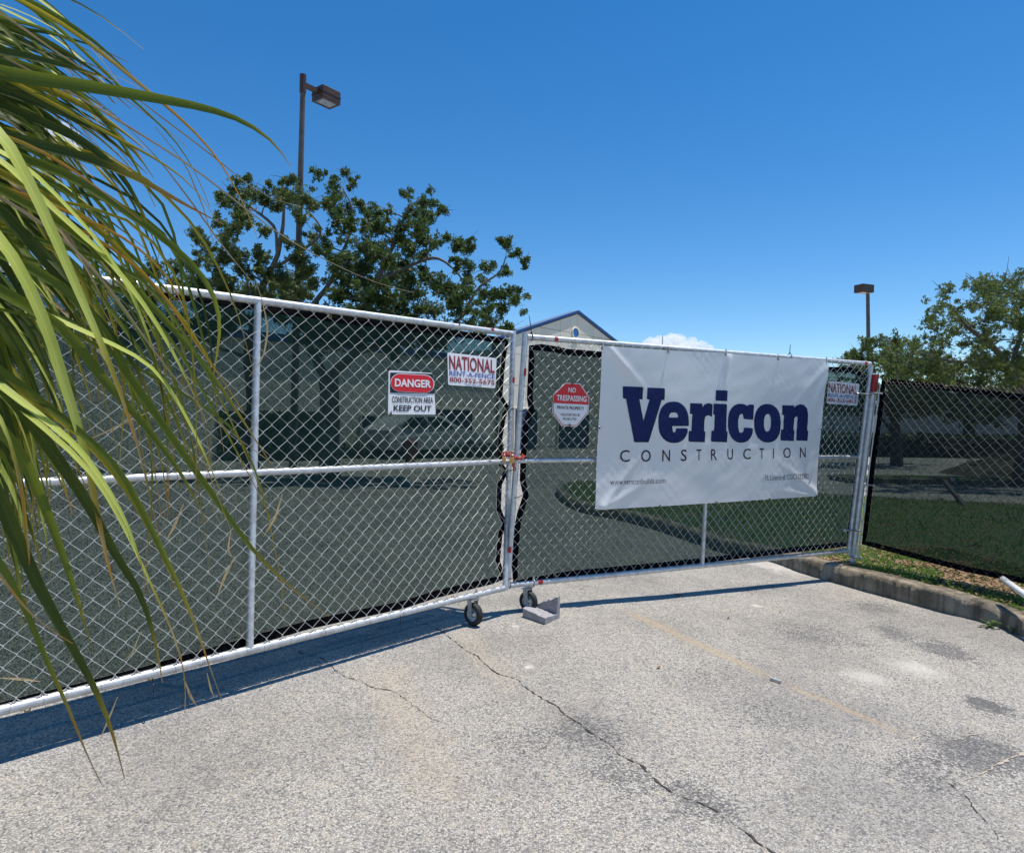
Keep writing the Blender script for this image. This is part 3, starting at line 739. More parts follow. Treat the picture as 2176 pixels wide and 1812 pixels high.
# rental sign on the left leaf
c4 = [z(1055, 268), z(1632, 338), z(1618, 690), z(1064, 650)]
rt = sign_root('rental_sign', gl.pl, c4, 'white fence rental sign with maroon lettering beside the DANGER sign')
plate(rt, gl.pl, rounded(c4, 4), .034, .003, M['signwhite'], 'panel')
lettering(rt, gl.pl, 'NATIONAL', [z(1074, 300), z(1612, 358), z(1610, 516), z(1078, 470)], M['maroon'], .0365)
lettering(rt, gl.pl, 'RENT', [z(1080, 482), z(1612, 530), z(1610, 580), z(1080, 540)], M['signblue'], .0365)
lettering(rt, gl.pl, 'PHONE', [z(1080, 556), z(1610, 598), z(1608, 652), z(1080, 614)], M['maroon'], .0365)
for (x0, x1) in ((1270, 1330), (1337, 1395), (1402, 1462)): plate(rt, gl.pl, [z(x0, 643 + (x0 - 1270) * .078), z(x1, 643 + (x1 - 1270) * .078), z(x1, 652 + (x1 - 1270) * .078), z(x0, 652 + (x0 - 1270) * .078)], .0365, .001, M['faint'], 'small_print')
# rental sign on the right leaf
z = SC(1240, 700, 2085 / 620)
c4 = [z(1752, 368), z(1972, 388), z(1957, 545), z(1738, 528)]
rt = sign_root('rental_sign', gr.pl, c4, 'white fence rental sign with maroon lettering between the banner and the gate post')
plate(rt, gr.pl, rounded(c4, 3), .034, .003, M['signwhite'], 'panel')
lettering(rt, gr.pl, 'NATIONAL', [z(1753, 380), z(1957, 398), z(1955, 466), z(1752, 448)], M['maroon'], .0365)
lettering(rt, gr.pl, 'RENT', [z(1748, 456), z(1956, 472), z(1954, 495), z(1748, 480)], M['signblue'], .0365)
lettering(rt, gr.pl, 'PHONE', [z(1743, 488), z(1952, 500), z(1950, 526), z(1743, 514)], M['maroon'], .0365)
plate(rt, gr.pl, [z(1810, 523), z(1890, 530), z(1890, 534), z(1810, 527)], .0365, .001, M['faint'], 'small_print')
# octagonal sign
z = SC(1060, 690, 1241 / 220)
oc = [z(800, 695), z(975, 705), z(1083, 865), z(1072, 1062), z(935, 1222), z(755, 1212), z(642, 1050), z(655, 838)]
rt = sign_root('no_trespassing_sign', gr.pl, oc, 'red and white octagonal NO TRESPASSING sign')
cen = Vector((sum(p[0] for p in oc) / 8, sum(p[1] for p in oc) / 8))
shr = lambda f: [tuple(cen + (Vector(p) - cen) * f) for p in oc]
plate(rt, gr.pl, oc, .034, .003, M['signwhite'], 'panel')
plate(rt, gr.pl, shr(.955), .0360, .001, M['signred'], 'red_border')
i8 = shr(.925)
lo = [i8[3], i8[4], i8[5], i8[6], z(658, 938), z(1066, 958)]
plate(rt, gr.pl, [z(662, 938), z(1066, 958), i8[3], i8[4], i8[5], i8[6]], .0375, .001, M['signwhite'], 'white_field')
plate(rt, gr.pl, [shr(.965)[7], shr(.965)[0], shr(.965)[1], shr(.965)[2], z(1076, 957), z(653, 937)], .0378, .001, M['signred'], 'red_field')
lettering(rt, gr.pl, 'NO', [z(836, 750), z(924, 755), z(922, 814), z(834, 808)], M['signwhite'], .040)
lettering(rt, gr.pl, 'TRES', [z(694, 838), z(1054, 856), z(1052, 926), z(694, 906)], M['signwhite'], .040)
lettering(rt, gr.pl, 'PRIV', [z(700, 970), z(1024, 985), z(1022, 1024), z(700, 1008)], M['signblack'], .040)
lettering(rt, gr.pl, 'VIOL', [z(740, 1060), z(972, 1066), z(970, 1098), z(740, 1092)], M['signblack'], .040)
lettering(rt, gr.pl, 'PROS', [z(772, 1112), z(932, 1116), z(930, 1146), z(772, 1140)], M['signblack'], .040)
sign_ties(rt, gr.pl, [z(880, 706), z(845, 1210)])

# ------------------------------------------------------------------ banner
z = SC(1240, 700, 2085 / 620)
BT = [(130, 120), (300, 129), (470, 140), (605, 148), (800, 158), (1010, 168), (1200, 185), (1390, 201), (1560, 210), (1740, 222)]
BB = [(84, 1288), (300, 1276), (545, 1262), (750, 1250), (950, 1238), (1150, 1224), (1330, 1212), (1500, 1202), (1668, 1190)]
def along(pts, t):
    x = pts[0][0] + (pts[-1][0] - pts[0][0]) * t
    for i in range(len(pts) - 1):
        if x <= pts[i + 1][0] or i == len(pts) - 2:
            a, b = pts[i], pts[i + 1]; f = (x - a[0]) / (b[0] - a[0]); return (x, a[1] + (b[1] - a[1]) * f)
def bdisp(w):
    # soft folds pulled from the tied corners and edges
    q = Vector(((w - LBr).dot((RBr - LBr).normalized()), w.z, 0))
    d = .016 * noise.noise(Vector((q.x * 1.1, q.y * 1.3, 2))) + .0055 * noise.noise(Vector((q.x * 2.4 + q.y * 1.6, q.y * 2.0 - q.x, 5)))
    d += .0018 * noise.noise(Vector((q.x * 3 + q.y * 5, q.y * 9 - q.x * 6, 1)))
    d += .0012 * (math.sin((q.x + q.y) * 71) + math.sin((q.x - q.y) * 71)) * max(0, noise.noise(Vector((q.x * 2, q.y * 2, 7))) + .2)
    for (cx_, cz_, ang, am) in BF:
        dx, dz = q.x - cx_, q.y - cz_; rr = math.hypot(dx, dz); a = math.atan2(dz, dx) - ang
        if rr < .75 and abs(a) < .9: d += 1.7 * am * math.exp(-(rr / .42) ** 2) * math.exp(-(a * rr / .028) ** 2) * min(1, rr / .04)
    return d
pcs = [gr.pl.hit(*z(1740, 222)), gr.pl.hit(*z(84, 1288)), gr.pl.hit(*z(130, 120)), gr.pl.hit(*z(1668, 1190)), gr.pl.hit(*z(1010, 168))]
uq = lambda w: ((w - LBr).dot((RBr - LBr).normalized()), w.z)
BF = [(*uq(pcs[0]), math.radians(-118), .012), (*uq(pcs[0]), math.radians(-140), .008), (*uq(pcs[1]), math.radians(48), .008), (*uq(pcs[1]), math.radians(25), .006), (*uq(pcs[4]), math.radians(-100), .010), (*uq(pcs[3]), math.radians(150), .008), (*uq(pcs[3]), math.radians(172), .006), (*uq(pcs[2]), math.radians(-40), .008)]
BO = .056
def bmap(e):
    def f(x, y):
        w = gr.pl.hit(x, y, BO); return w + gr.pl.n * (bdisp(w) + e)
    return f
NX, NY = 120, 70; vs_ = []
for j in range(NY + 1):
    for i in range(NX + 1):
        a = along(BT, i / NX); b = along(BB, i / NX); t = j / NY
        bow = math.sin(math.pi * t) * (6 if i / NX > .5 else 4) * (abs(i / NX - .5) * 2) ** 3
        x = a[0] + (b[0] - a[0]) * t + (-bow * .0 if i / NX > .5 else bow * .6) - (bow * 2.2 if i / NX > .97 else 0) * 0; y = a[1] + (b[1] - a[1]) * t
        vs_.append(bmap(0)(*z(x, y)))
fs = [(j * (NX + 1) + i, j * (NX + 1) + i + 1, (j + 1) * (NX + 1) + i + 1, (j + 1) * (NX + 1) + i) for j in range(NY) for i in range(NX)]
bc = gr.pl.hit(*z(880, 1240), BO)
banner = thing('banner', bc, 'large white vinyl construction company banner with navy lettering', 'banner')
MB().add(vs_, fs, True).build('vinyl_sheet', M['banner'], banner)
def letter(outlines, mat, e, name, dx=0, dy=0):
    polys = [[Vector((x + dx, y + dy, 0)) for x, y in o] for o in outlines]
    tri = tessellate_polygon(polys); allv = [v for p in polys for v in p]
    bm = bmesh.new(); bv = [bm.verts.new(v) for v in allv]
    for t3 in tri:
        try: bm.faces.new([bv[i] for i in t3])
        except ValueError: pass
    for _ in range(4):
        es = [ed for ed in bm.edges if ed.calc_length() > 34]
        if not es: break
        bmesh.ops.subdivide_edges(bm, edges=es, cuts=1); bmesh.ops.triangulate(bm, faces=bm.faces[:])
    bm.verts.index_update(); mp = bmap(e)
    MB().add([mp(*z(v.co.x, v.co.y)) for v in bm.verts], [tuple(v.index for v in f.verts) for f in bm.faces]).build(name, mat, banner); bm.free()
def ell(cx_, cy_, rx, ry, a0=0, a1=360, n=28):
    return [(cx_ + rx * math.cos(math.radians(a0 + (a1 - a0) * k / n)), cy_ - ry * math.sin(math.radians(a0 + (a1 - a0) * k / n))) for k in range(n + (0 if abs(a1 - a0) == 360 else 1))]
def superell(cx_, cy_, rx, ry, a0, a1, n=26, e=.86):
    o = []
    for k in range(n + 1):
        a = math.radians(a0 + (a1 - a0) * k / n); c, s = math.cos(a), math.sin(a)
        o.append((cx_ + rx * math.copysign(abs(c) ** e, c), cy_ - ry * math.copysign(abs(s) ** e, s)))
    return o
VER = [
    [[(278, 406), (416, 411), (414, 496), (391, 494), (424, 662), (470, 498), (450, 497), (452, 415), (573, 420), (569, 500), (549, 500), (459, 802), (362, 802), (300, 492), (278, 490)]],
    [superell(638, 661, 107, 146, -9, 340) [0:0] + [(744, 686)] + superell(638, 661, 107, 146, 0, 335) + [(737, 706), (660, 706), (655, 728), (641, 740), (629, 724), (625, 686)],
     [(600, 629), (602, 608), (614, 592), (638, 588), (660, 594), (671, 612), (672, 629)]],
    [[(760, 526), (842, 529), (841, 566), (862, 536), (890, 526), (915, 532), (911, 620), (884, 608), (864, 618), (858, 650), (855, 725), (865, 727), (861, 802), (748, 798), (751, 725), (770, 725), (776, 602), (758, 600)]],
    [[(945, 433), (1022, 436), (1020, 509), (942, 505)]],
    [[(927, 530), (1018, 533), (1012, 725), (1022, 727), (1018, 802), (910, 798), (914, 723), (931, 723), (937, 607), (925, 605)]],
    [superell(1120, 668, 90, 137, 38, 335) + [(1204, 704), (1146, 701), (1142, 728), (1124, 740), (1106, 728), (1098, 690), (1099, 640), (1107, 608), (1122, 597), (1137, 606), (1143, 636), (1206, 641), (1212, 537), (1182, 536), (1176, 552)]],
    [superell(1312, 668, 93, 136, 0, 347), superell(1312, 665, 28, 65, 0, 345, 20)],
    [[(1420, 541), (1500, 543), (1499, 566), (1518, 544), (1545, 534), (1572, 540), (1592, 562), (1599, 600), (1594, 720), (1602, 722), (1598, 792), (1521, 790), (1524, 720), (1530, 640), (1526, 620), (1514, 616), (1501, 632), (1496, 715), (1502, 718), (1499, 793), (1408, 790), (1411, 715), (1428, 715), (1433, 610), (1420, 608)]],
]
for o in VER: letter(o, M['darkprint'], .0020, 'letter_shadow', 6, 4)
for o in VER: letter(o, M['navy'], .0032, 'letter')
W12 = [('C', 297, 34, 904, 42), ('O', 447, 35, 903, 42), ('N', 590, 27, 901, 41), ('S', 715, 21, 899, 41), ('T', 825, 17, 896, 39), ('R', 931, 20, 894, 39), ('U', 1046, 20, 891, 38), ('C', 1167, 27, 889, 38), ('T', 1273, 16, 886, 37), ('I', 1357, 3.2, 884, 37), ('O', 1455, 27, 881, 37), ('N', 1571, 21, 879, 37)]
for (ch, cx_, hw, cy_, hh) in W12:
    m_ = MB()
    sl_ = .02
    text_on(m_, 'ch' + ch, [z(cx_ - hw, cy_ - hh + sl_ * hw), z(cx_ + hw, cy_ - hh - sl_ * hw), z(cx_ + hw, cy_ + hh - sl_ * hw), z(cx_ - hw, cy_ + hh + sl_ * hw)], bmap(.003))
    m_.build('letter', M['darkprint'], banner)
m_ = MB(); text_on(m_, 'WWW', [z(192, 1068), z(584, 1060), z(584, 1098), z(192, 1112)], bmap(.003)); m_.build('lettering', M['greyprint'], banner)
m_ = MB(); text_on(m_, 'LIC', [z(1296, 1040), z(1615, 1030), z(1615, 1070), z(1296, 1082)], bmap(.003)); m_.build('lettering', M['greyprint'], banner)
m_ = MB(); fr = [(1284, 1034), (1634, 1020), (1634, 1080), (1284, 1092), (1284, 1034)]
for i in range(4): m_.tube([bmap(.002)(*z(*lerp(Vector(fr[i]), Vector(fr[i + 1]), k / 6))) for k in range(7)], .0007, 3)
m_.build('print_frame', M['faint'], banner)
tiepts = [(132, 124, 0, -22), (605, 152, 0, -24), (1016, 172, 2, -24), (1390, 204, 0, -22), (1738, 226, 0, -22), (112, 700, -22, -8), (1698, 708, 8, -8), (84, 1284, -6, -14), (545, 1258, 0, -10), (950, 1234, 0, -12), (1330, 1208, 0, -12), (1666, 1186, -4, -14)]
for (x, y, dx, dy) in tiepts:
    a = gr.pl.hit(*z(x, y), BO + .012); b = gr.pl.hit(*z(x + dx, y + dy), .03)
    MB().tube([a + Vector((0, 0, -.012)), a, lerp(a, b, .5) + gr.pl.n * .006, b, gr.pl.hit(*z(x + dx * 1.3, y + dy * 1.3), 0.0)], .0032, 6).build('zip_tie', M['ziptie'], banner)
    c = gr.pl.hit(*z(x, y), BO + .004) - Z * .012 if y < 300 else gr.pl.hit(*z(x, y), BO + .004)
    MB().ring(c + gr.pl.n * .004, gr.pl.n, .009, .003, 12, 5).build('grommet', M['steel'], banner)
# upright zip ties on the top rail
for (px, py, h, lx) in ((1129, 716, .125, -.022), (1407, 742, .085, .003), (1678, 757, .08, .006)):
    c = gr.pl.hit(px, py); dv = (RTr - LTr).normalized()
    MB().ring(c, dv, .0245, .003, 14, 6).box(c + Z * .028, dv, gr.pl.n, Z, .006, .004, .005).tube([c + Z * .028, c + Z * (.028 + h * .6) + dv * lx * .5, c + Z * (.028 + h) + dv * lx], [.0032, .003, .002], 6).build('zip_tie', M['ziptie'], gr.root)

# ------------------------------------------------------------------ chain, padlock
cl = gl.pl.hit(1080, 974, .035); cr = gr.pl.hit(1106, 976, .035)
chain = thing('chain', (cl + cr) / 2, 'red painted steel chain looped round both gate stiles', 'chain')
loop = [P(1066, 966, 4.86), P(1072, 968, 4.80), P(1082, 967, 4.79), P(1094, 972, 4.79), P(1104, 975, 4.80), P(1113, 971, 4.83), P(1110, 966, 4.93), P(1090, 962, 4.99), P(1072, 962, 4.95)]
for k in range(26):
    t = k / 26 * len(loop); i = int(t); f = t - i; a, b = loop[i % len(loop)], loop[(i + 1) % len(loop)]
    c = lerp(a, b, f); tn = (b - a).normalized(); sd = tn.orthogonal().normalized(); sd.rotate(Matrix.Rotation(k * math.pi / 2 + .4, 3, tn).to_quaternion())
    pts = []
    for j in range(11):
        th = 2 * math.pi * j / 10; pts.append(c + tn * (.017 * math.cos(th)) + sd * (.010 * math.sin(th)))
    MB().tube(pts, .0036, 6, caps=False).build('link', M['redchain'], chain)
for k in range(4):      # short hanging tail
    c = P(1090 + k * 1.2, 984 + k * 4, 4.78); pts = [c + Z * (.014 * math.cos(2 * math.pi * j / 10)) + (X if k % 2 else Y) * (.009 * math.sin(2 * math.pi * j / 10)) for j in range(11)]
    MB().tube(pts, .0036, 6, caps=False).build('link', M['redchain'], chain)
pc = P(1087.5, 978, 4.775)
pad = thing('padlock', pc - Z * .02, 'small brass padlock hanging on the red chain', 'padlock')
MB().box(pc, X, Y, Z, .017, .009, .019, bevel=.003).build('body', M['lock'], pad)
MB().tube([pc + X * (-.010) + Z * .016, pc + X * (-.010) + Z * .032, pc + Z * .042, pc + X * .010 + Z * .032, pc + X * .010 + Z * .016], .0035, 8).build('shackle', M['steel'], pad)
pc = P(1071, 976, 4.785)
pad = thing('padlock', pc - Z * .02, 'pale brass padlock beside the left gate stile', 'padlock')
MB().box(pc, X, Y, Z, .013, .008, .017, bevel=.003).build('body', M['lock'], pad)
MB().tube([pc + X * (-.008) + Z * .014, pc + X * (-.008) + Z * .028, pc + Z * .036, pc + X * .008 + Z * .028, pc + X * .008 + Z * .014], .003, 8).build('shackle', M['steel'], pad)
# pale timber strip wedged between the stiles at the foot
# ------------------------------------------------------------------ broken concrete block by the right caster
z = SC(960, 1180, 7.0)
def zg(zx, zy, h): return G(*z(zx, zy), h)
b_fl = zg(1390, 1032, 0); b_l = zg(1055, 912, 0); b_r = zg(1605, 925, 0); b_bk = b_l + (b_r - b_fl)
blk = MB()
def sl3(a, h): return Vector((a.x, a.y, gz(a.x, a.y) + h))
def cut(a, b, n, h0, h1, jag):
    return [sl3(lerp(a, b, k / n) + Vector((noise.noise(Vector((k * 1.7, a.x * 9, 2))) * .006, noise.noise(Vector((k * 1.3, a.y * 9, 6))) * .006, 0)), lerp(h0, h1, k / n) + jag * noise.noise(Vector((k * 1.1, a.x * 5, a.y * 7)))) for k in range(n + 1)]
# L-shaped shard: sloping base slab plus an upright jagged web on the far right edge
n = 10; rows = []
prof = []      # section from front-left towards back-right
for i in range(n + 1):
    t = i / n; a = lerp(b_l, b_fl, t); b = lerp(b_bk, b_r, t); row = []
    top = [(0.0, .062 - .018 * t), (.18, .066 - .02 * t), (.45, .050 - .012 * t), (.72, .034), (.82, .036)]
    hw = .046 + .112 * t ** .9 + .010 * noise.noise(Vector((t * 6, 3, 1)))
    top += [(.84, hw * .96), (.99, hw), (1.0, hw - .004)]
    row.append(sl3(a, 0))
    for (s, h) in top: row.append(sl3(lerp(a, b, s), h + .006 * noise.noise(Vector((i * .9, s * 9, 1)))))
    row.append(sl3(b, 0)); rows.append(row)
nn_ = len(rows[0]); vs_ = [v for r in rows for v in r]
fs = [(i * nn_ + k, i * nn_ + k + 1, (i + 1) * nn_ + k + 1, (i + 1) * nn_ + k) for i in range(n) for k in range(nn_ - 1)] + [tuple(range(nn_)), tuple(range(n * nn_ + nn_ - 1, n * nn_ - 1, -1))]
blk.add(vs_, fs)
block = tag(blk.build('concrete_block', M['concrete'], base=zg(1390, 980, 0)), 'broken grey concrete block on the pavement in front of the right caster', 'block')

# ------------------------------------------------------------------ small things on pavement and verge
M['pvc'] = simple('white_pvc', (0.72, 0.74, 0.76), 0.4, var=.08, vscale=30)
a = P(2131, 1230, 5.28); b = P(2215, 1290, 4.75)
pp = MB(); az_ = (b - a).normalized(); pp.lathe(lerp(a, b, .5), az_, [(.018, -(b - a).length / 2), (.024, -(b - a).length / 2), (.024, (b - a).length / 2), (.018, (b - a).length / 2)], 16)
tag(pp.build('plastic_pipe', M['pvc'], base=a), 'white plastic pipe lying on the verge grass at the right edge', 'pipe')
M['chalk'] = simple('grey_plastic', (0.45, 0.48, 0.52), 0.5)
a, b = G(1637, 1440, .012), G(1660, 1448, .012)
tag(MB().tube([a, b], .0075, 10).build('tube_scrap', M['chalk'], base=a), 'small grey tube scrap lying on the tan streak of the pavement', 'debris')
M['dry'] = leaf_mat('dry_brown_leaf', (0.20, 0.10, 0.06), (0.32, 0.17, 0.1), .1, .7)
def dead_leaf(px, py, s, label):
    c = G(px, py, .006); a = R_.uniform(0, 6.3); d = Vector((math.cos(a), math.sin(a), 0)); e = Vector((-d.y, d.x, 0)); m_ = MB(); vs_ = []
    for i in range(7):
        t = i / 6; w = math.sin(math.pi * min(1, t * .95 + .05)) * .33 * s; zc = .5 * s * (t - .5) ** 2
        vs_ += [c + d * (t - .5) * s * 2 - e * w + Z * (zc + w * .5), c + d * (t - .5) * s * 2 + Z * zc, c + d * (t - .5) * s * 2 + e * w + Z * (zc + w * .6)]
    m_.add(vs_, [(3 * i + k, 3 * i + k + 1, 3 * i + 4 + k, 3 * i + 3 + k) for i in range(6) for k in range(2)], True)
    tag(m_.build('dead_leaf', M['dry'], base=c), label, 'leaf', 'dead leaves on the pavement')
dead_leaf(1441, 1264, .045, 'curled brown leaf on the pavement just above the gate rail shadow')
dead_leaf(1548, 1312, .022, 'dark leaf scrap on the pavement between shadow line and tan streak')
dead_leaf(1658, 1299, .016, 'tiny dark leaf scrap on the pavement nearest the kerb')
dead_leaf(1236, 1250, .018, 'small brown leaf on the pavement right of the concrete block')
dead_leaf(1400, 1417, .022, 'small brown leaf on bare pavement below the tan streak')
M['weed'] = leaf_mat('weed_leaf', (0.08, 0.17, 0.03), (0.16, 0.24, 0.06), .4, .45)
def weed(px, py, n, spread, label):
    c = G(px, py, 0); m_ = MB()
    for k in range(n):
        a = R_.uniform(0, 6.28); r = spread * R_.uniform(.2, 1); p = c + Vector((math.cos(a) * r, math.sin(a) * r * .6, R_.uniform(.01, .06))); s = R_.uniform(.012, .02)
        d = Vector((math.cos(a), math.sin(a), R_.uniform(-.2, .5))).normalized(); e = d.cross(Z + d * .1).normalized()
        m_.add([p - d * s, p + e * s * .7 - d * s * .2, p + d * s, p - e * s * .7 - d * s * .2], [(0, 1, 2, 3)]); m_.tube([c, lerp(c, p, .6) + Z * .01, p], .0015, 4)
    tag(m_.build('weed', M['weed'], base=c), label, 'weed', 'weeds along the kerb')
weed(2104, 1334, 26, .075, 'small leafy green weed sprouting at the foot of the kerb')
cW = G(2150, 1336, .0)
weed(2152, 1345, 12, .045, 'tiny green weed against the kerb face at the right edge')

# ------------------------------------------------------------------ light poles
M['bronze'] = simple('bronze_paint', (0.075, 0.038, 0.024), 0.5, var=.15, vscale=6)
M['pole'] = simple('grey_brown_pole', (0.13, 0.105, 0.095), 0.5, var=.2, vscale=4)
M['lens'] = simple('lamp_lens', (0.50, 0.50, 0.42), 0.15, .3, var=.25, vscale=14)
Nn, Rr, Ll = P(685.8, 205.7, 16.0), P(723.5, 222.9, 16.41), P(666.9, 218.6, 16.3)
dR = Vector((Rr.x - Nn.x, Rr.y - Nn.y, 0)); dL = Vector((Ll.x - Nn.x, Ll.y - Nn.y, 0)); dR.normalize(); dL = (dL - dR * dL.dot(dR)).normalized()
lr, ll, hh = .52, .42, .30; zc = Nn.z
basep = G(622, 1008); basep.z = 0
lp = thing('street_lamp', basep, 'tall brown shoebox street lamp rising behind the large tree', 'street lamp', 'parking lot lamps')
cb = Vector((Nn.x, Nn.y, zc)) + dR * lr / 2 + dL * ll / 2
hd = MB().box(cb + Z * (hh / 2 + .012), dR, dL, Z, lr / 2, ll / 2, hh / 2 - .01, bevel=.012).build('lamp_head', M['bronze'], lp)
MB().box(cb + Z * (hh * .52), dR, dL, Z, lr / 2 + .008, ll / 2 + .008, .012).build('seam', M['bronze'], hd)
MB().box(cb + Z * .012, dR, dL, Z, lr / 2 - .055, ll / 2 - .06, .010).build('lens', M['lens'], hd)
fr_ = MB()
for s in (-1, 1):
    fr_.box(cb + dR * s * (lr / 2 - .028) + Z * .006, dR, dL, Z, .028, ll / 2, .012); fr_.box(cb + dL * s * (ll / 2 - .03) + Z * .006, dR, dL, Z, lr / 2 - .0565, .03, .012)
fr_.build('lens_frame', M['bronze'], hd)
attach = cb - dR * lr / 2 + Z * hh * .62; ptop = attach - dR * .40
MB().box(lerp(attach, ptop, .5), dR, dL, Z, .20, .035, .055).build('arm', M['bronze'], lp)
MB().tube([ptop - Z * .20, ptop + Z * .22], .075, 14).build('pole_cap', M['bronze'], lp)
MB().tube([basep, lerp(basep, ptop, .5), ptop - Z * .19], [.095, .075, .058], 14).build('pole', M['pole'], lp)
b2 = P(1848, 975, 33.0); b2.z = 0; top2 = P(1844, 624, 33.0)
lp2 = thing('street_lamp', b2, 'distant brown shoebox street lamp against the sky at right', 'street lamp', 'parking lot lamps')
MB().tube([b2, top2], [.11, .085], 12).build('pole', M['pole'], lp2)
hc = P(1836, 614, 33.0); hx = Vector((.93, .36, 0)); hy = Vector((-.36, .93, 0))
hd2 = MB().box(hc, hx, hy, Z, .36, .27, .19, bevel=.015).build('lamp_head', M['bronze'], lp2)
MB().box(hc - Z * .19, hx, hy, Z, .28, .20, .012).build('lens', M['lens'], hd2)

# ------------------------------------------------------------------ trees
M['bark'] = simple('grey_bark', (0.17, 0.15, 0.13), 0.95, var=.2, vscale=7, bump=.5, bscale=18)
M['twig'] = simple('pale_grey_twigs', (0.20, 0.18, 0.16), 0.9, var=.2, vscale=7)
M['leafA'] = leaf_mat('oak_leaves', (0.055, 0.095, 0.024), (0.125, 0.150, 0.045), 0.36, 0.45, .9, None, .3)
M['leafB'] = leaf_mat('live_oak_leaves', (0.07, 0.11, 0.026), (0.19, 0.21, 0.07), 0.38, 0.5, .6, None, .3)
def leaves(mb, c, r, n, size, rnd, flat=.8):
    # rosettes of pointed leaves through the clump volume
    k = 0
    while k < n:
        d = Vector((rnd.gauss(0, .50), rnd.gauss(0, .50), rnd.gauss(0, .50) * flat))
        if d.length > 1.25: continue
        p = c + d * r; ax_ = Vector((rnd.uniform(-1, 1), rnd.uniform(-1, 1), rnd.uniform(-.3, 1))).normalized(); s1 = ax_.orthogonal().normalized()
        nl = 5
        for j in range(nl):
            q = s1.copy(); q.rotate(Matrix.Rotation(6.283 * j / nl + rnd.uniform(-.3, .3), 3, ax_).to_quaternion()); q = (q + ax_ * rnd.uniform(-.1, .7)).normalized()
            L = size * rnd.uniform(.7, 1.25); w = q.cross(ax_).normalized() * L * .27
            m_ = p + q * L * .55 + ax_ * L * .06
            kk = len(mb.v); mb.v += [p, m_ + w, p + q * L, m_ - w]; mb.f.append((kk, kk + 1, kk + 2, kk + 3)); mb.sm.append(False); mb.mi.append(0)
            k += 1
def grow_branches(trunks, clumps, rnd, mbB, mbT):
    """attach each clump to the nearest limb point with a bent, tapering branch"""
    nodes = []
    for pts, rr in trunks:
        for i, p in enumerate(pts): nodes.append((Vector(p), rr[i]))
    for c, r in sorted(clumps, key=lambda q: min((q[0] - nd[0]).length for nd in nodes)):
        best = min(nodes, key=lambda nd: (nd[0] - c).length * (1.0 if nd[0].z < c.z + .3 else 1.7)); a, ra = best
        L = (c - a).length
        if L < .05: continue
        r0_ = min(ra * .62, .012 + .020 * L); mid1 = lerp(a, c, .35) + Vector((rnd.uniform(-.12, .12), rnd.uniform(-.12, .12), rnd.uniform(-.02, .14))) * L; mid2 = lerp(a, c, .7) + Vector((rnd.uniform(-.1, .1), rnd.uniform(-.1, .1), rnd.uniform(-.02, .10))) * L
        mbB.tube([a, mid1, mid2, c], [r0_, r0_ * .8, r0_ * .6, r0_ * .35], 6, caps=False)
        nodes += [(mid1, r0_ * .8), (mid2, r0_ * .6), (c, r0_ * .4)]
        for _ in range(4):
            e = c + Vector((rnd.gauss(0, .7), rnd.gauss(0, .7), rnd.gauss(.15, .6))) * r * 1.15; m_ = lerp(c, e, .5) + Vector((rnd.uniform(-.2, .2), rnd.uniform(-.2, .2), rnd.uniform(-.2, .2))) * r
            mbT.tube([lerp(mid2, c, .6), m_, e], [.010, .007, .003], 4, caps=False)
def px_limb(pp, d): return [P(x, y, dd) for (x, y, dd) in [(q[0], q[1], q[2] if len(q) > 2 else d) for q in pp]]
z4 = lambda x, y: (350 + x / 2.625, 300 + y / 2.625)
cA = [(455, 210, 40), (390, 270, 60), (500, 300, 65), (560, 330, 50), (640, 290, 60), (700, 220, 50), (690, 330, 75), (620, 370, 55), (780, 330, 65), (830, 360, 40), (760, 420, 60), (400, 370, 65), (420, 430, 55), (330, 340, 50), (300, 460, 50), (390, 490, 65), (330, 540, 55), (160, 510, 50), (210, 560, 55), (240, 610, 50), (360, 590, 60), (550, 500, 42), (60, 700, 60), (150, 690, 60), (290, 680, 75), (400, 640, 60), (520, 640, 55), (430, 720, 80), (560, 730, 75), (650, 760, 80), (760, 650, 60), (780, 740, 70), (830, 790, 55), (680, 820, 60), (680, 560, 36), (745, 600, 40),
      (-40, 730, 70), (-150, 760, 70), (-260, 780, 70), (-380, 820, 80), (330, 800, 80), (480, 830, 90), (600, 860, 80), (760, 860, 70), (200, 800, 80), (80, 800, 80), (540, 930, 80), (380, 920, 80), (250, 930, 70)]
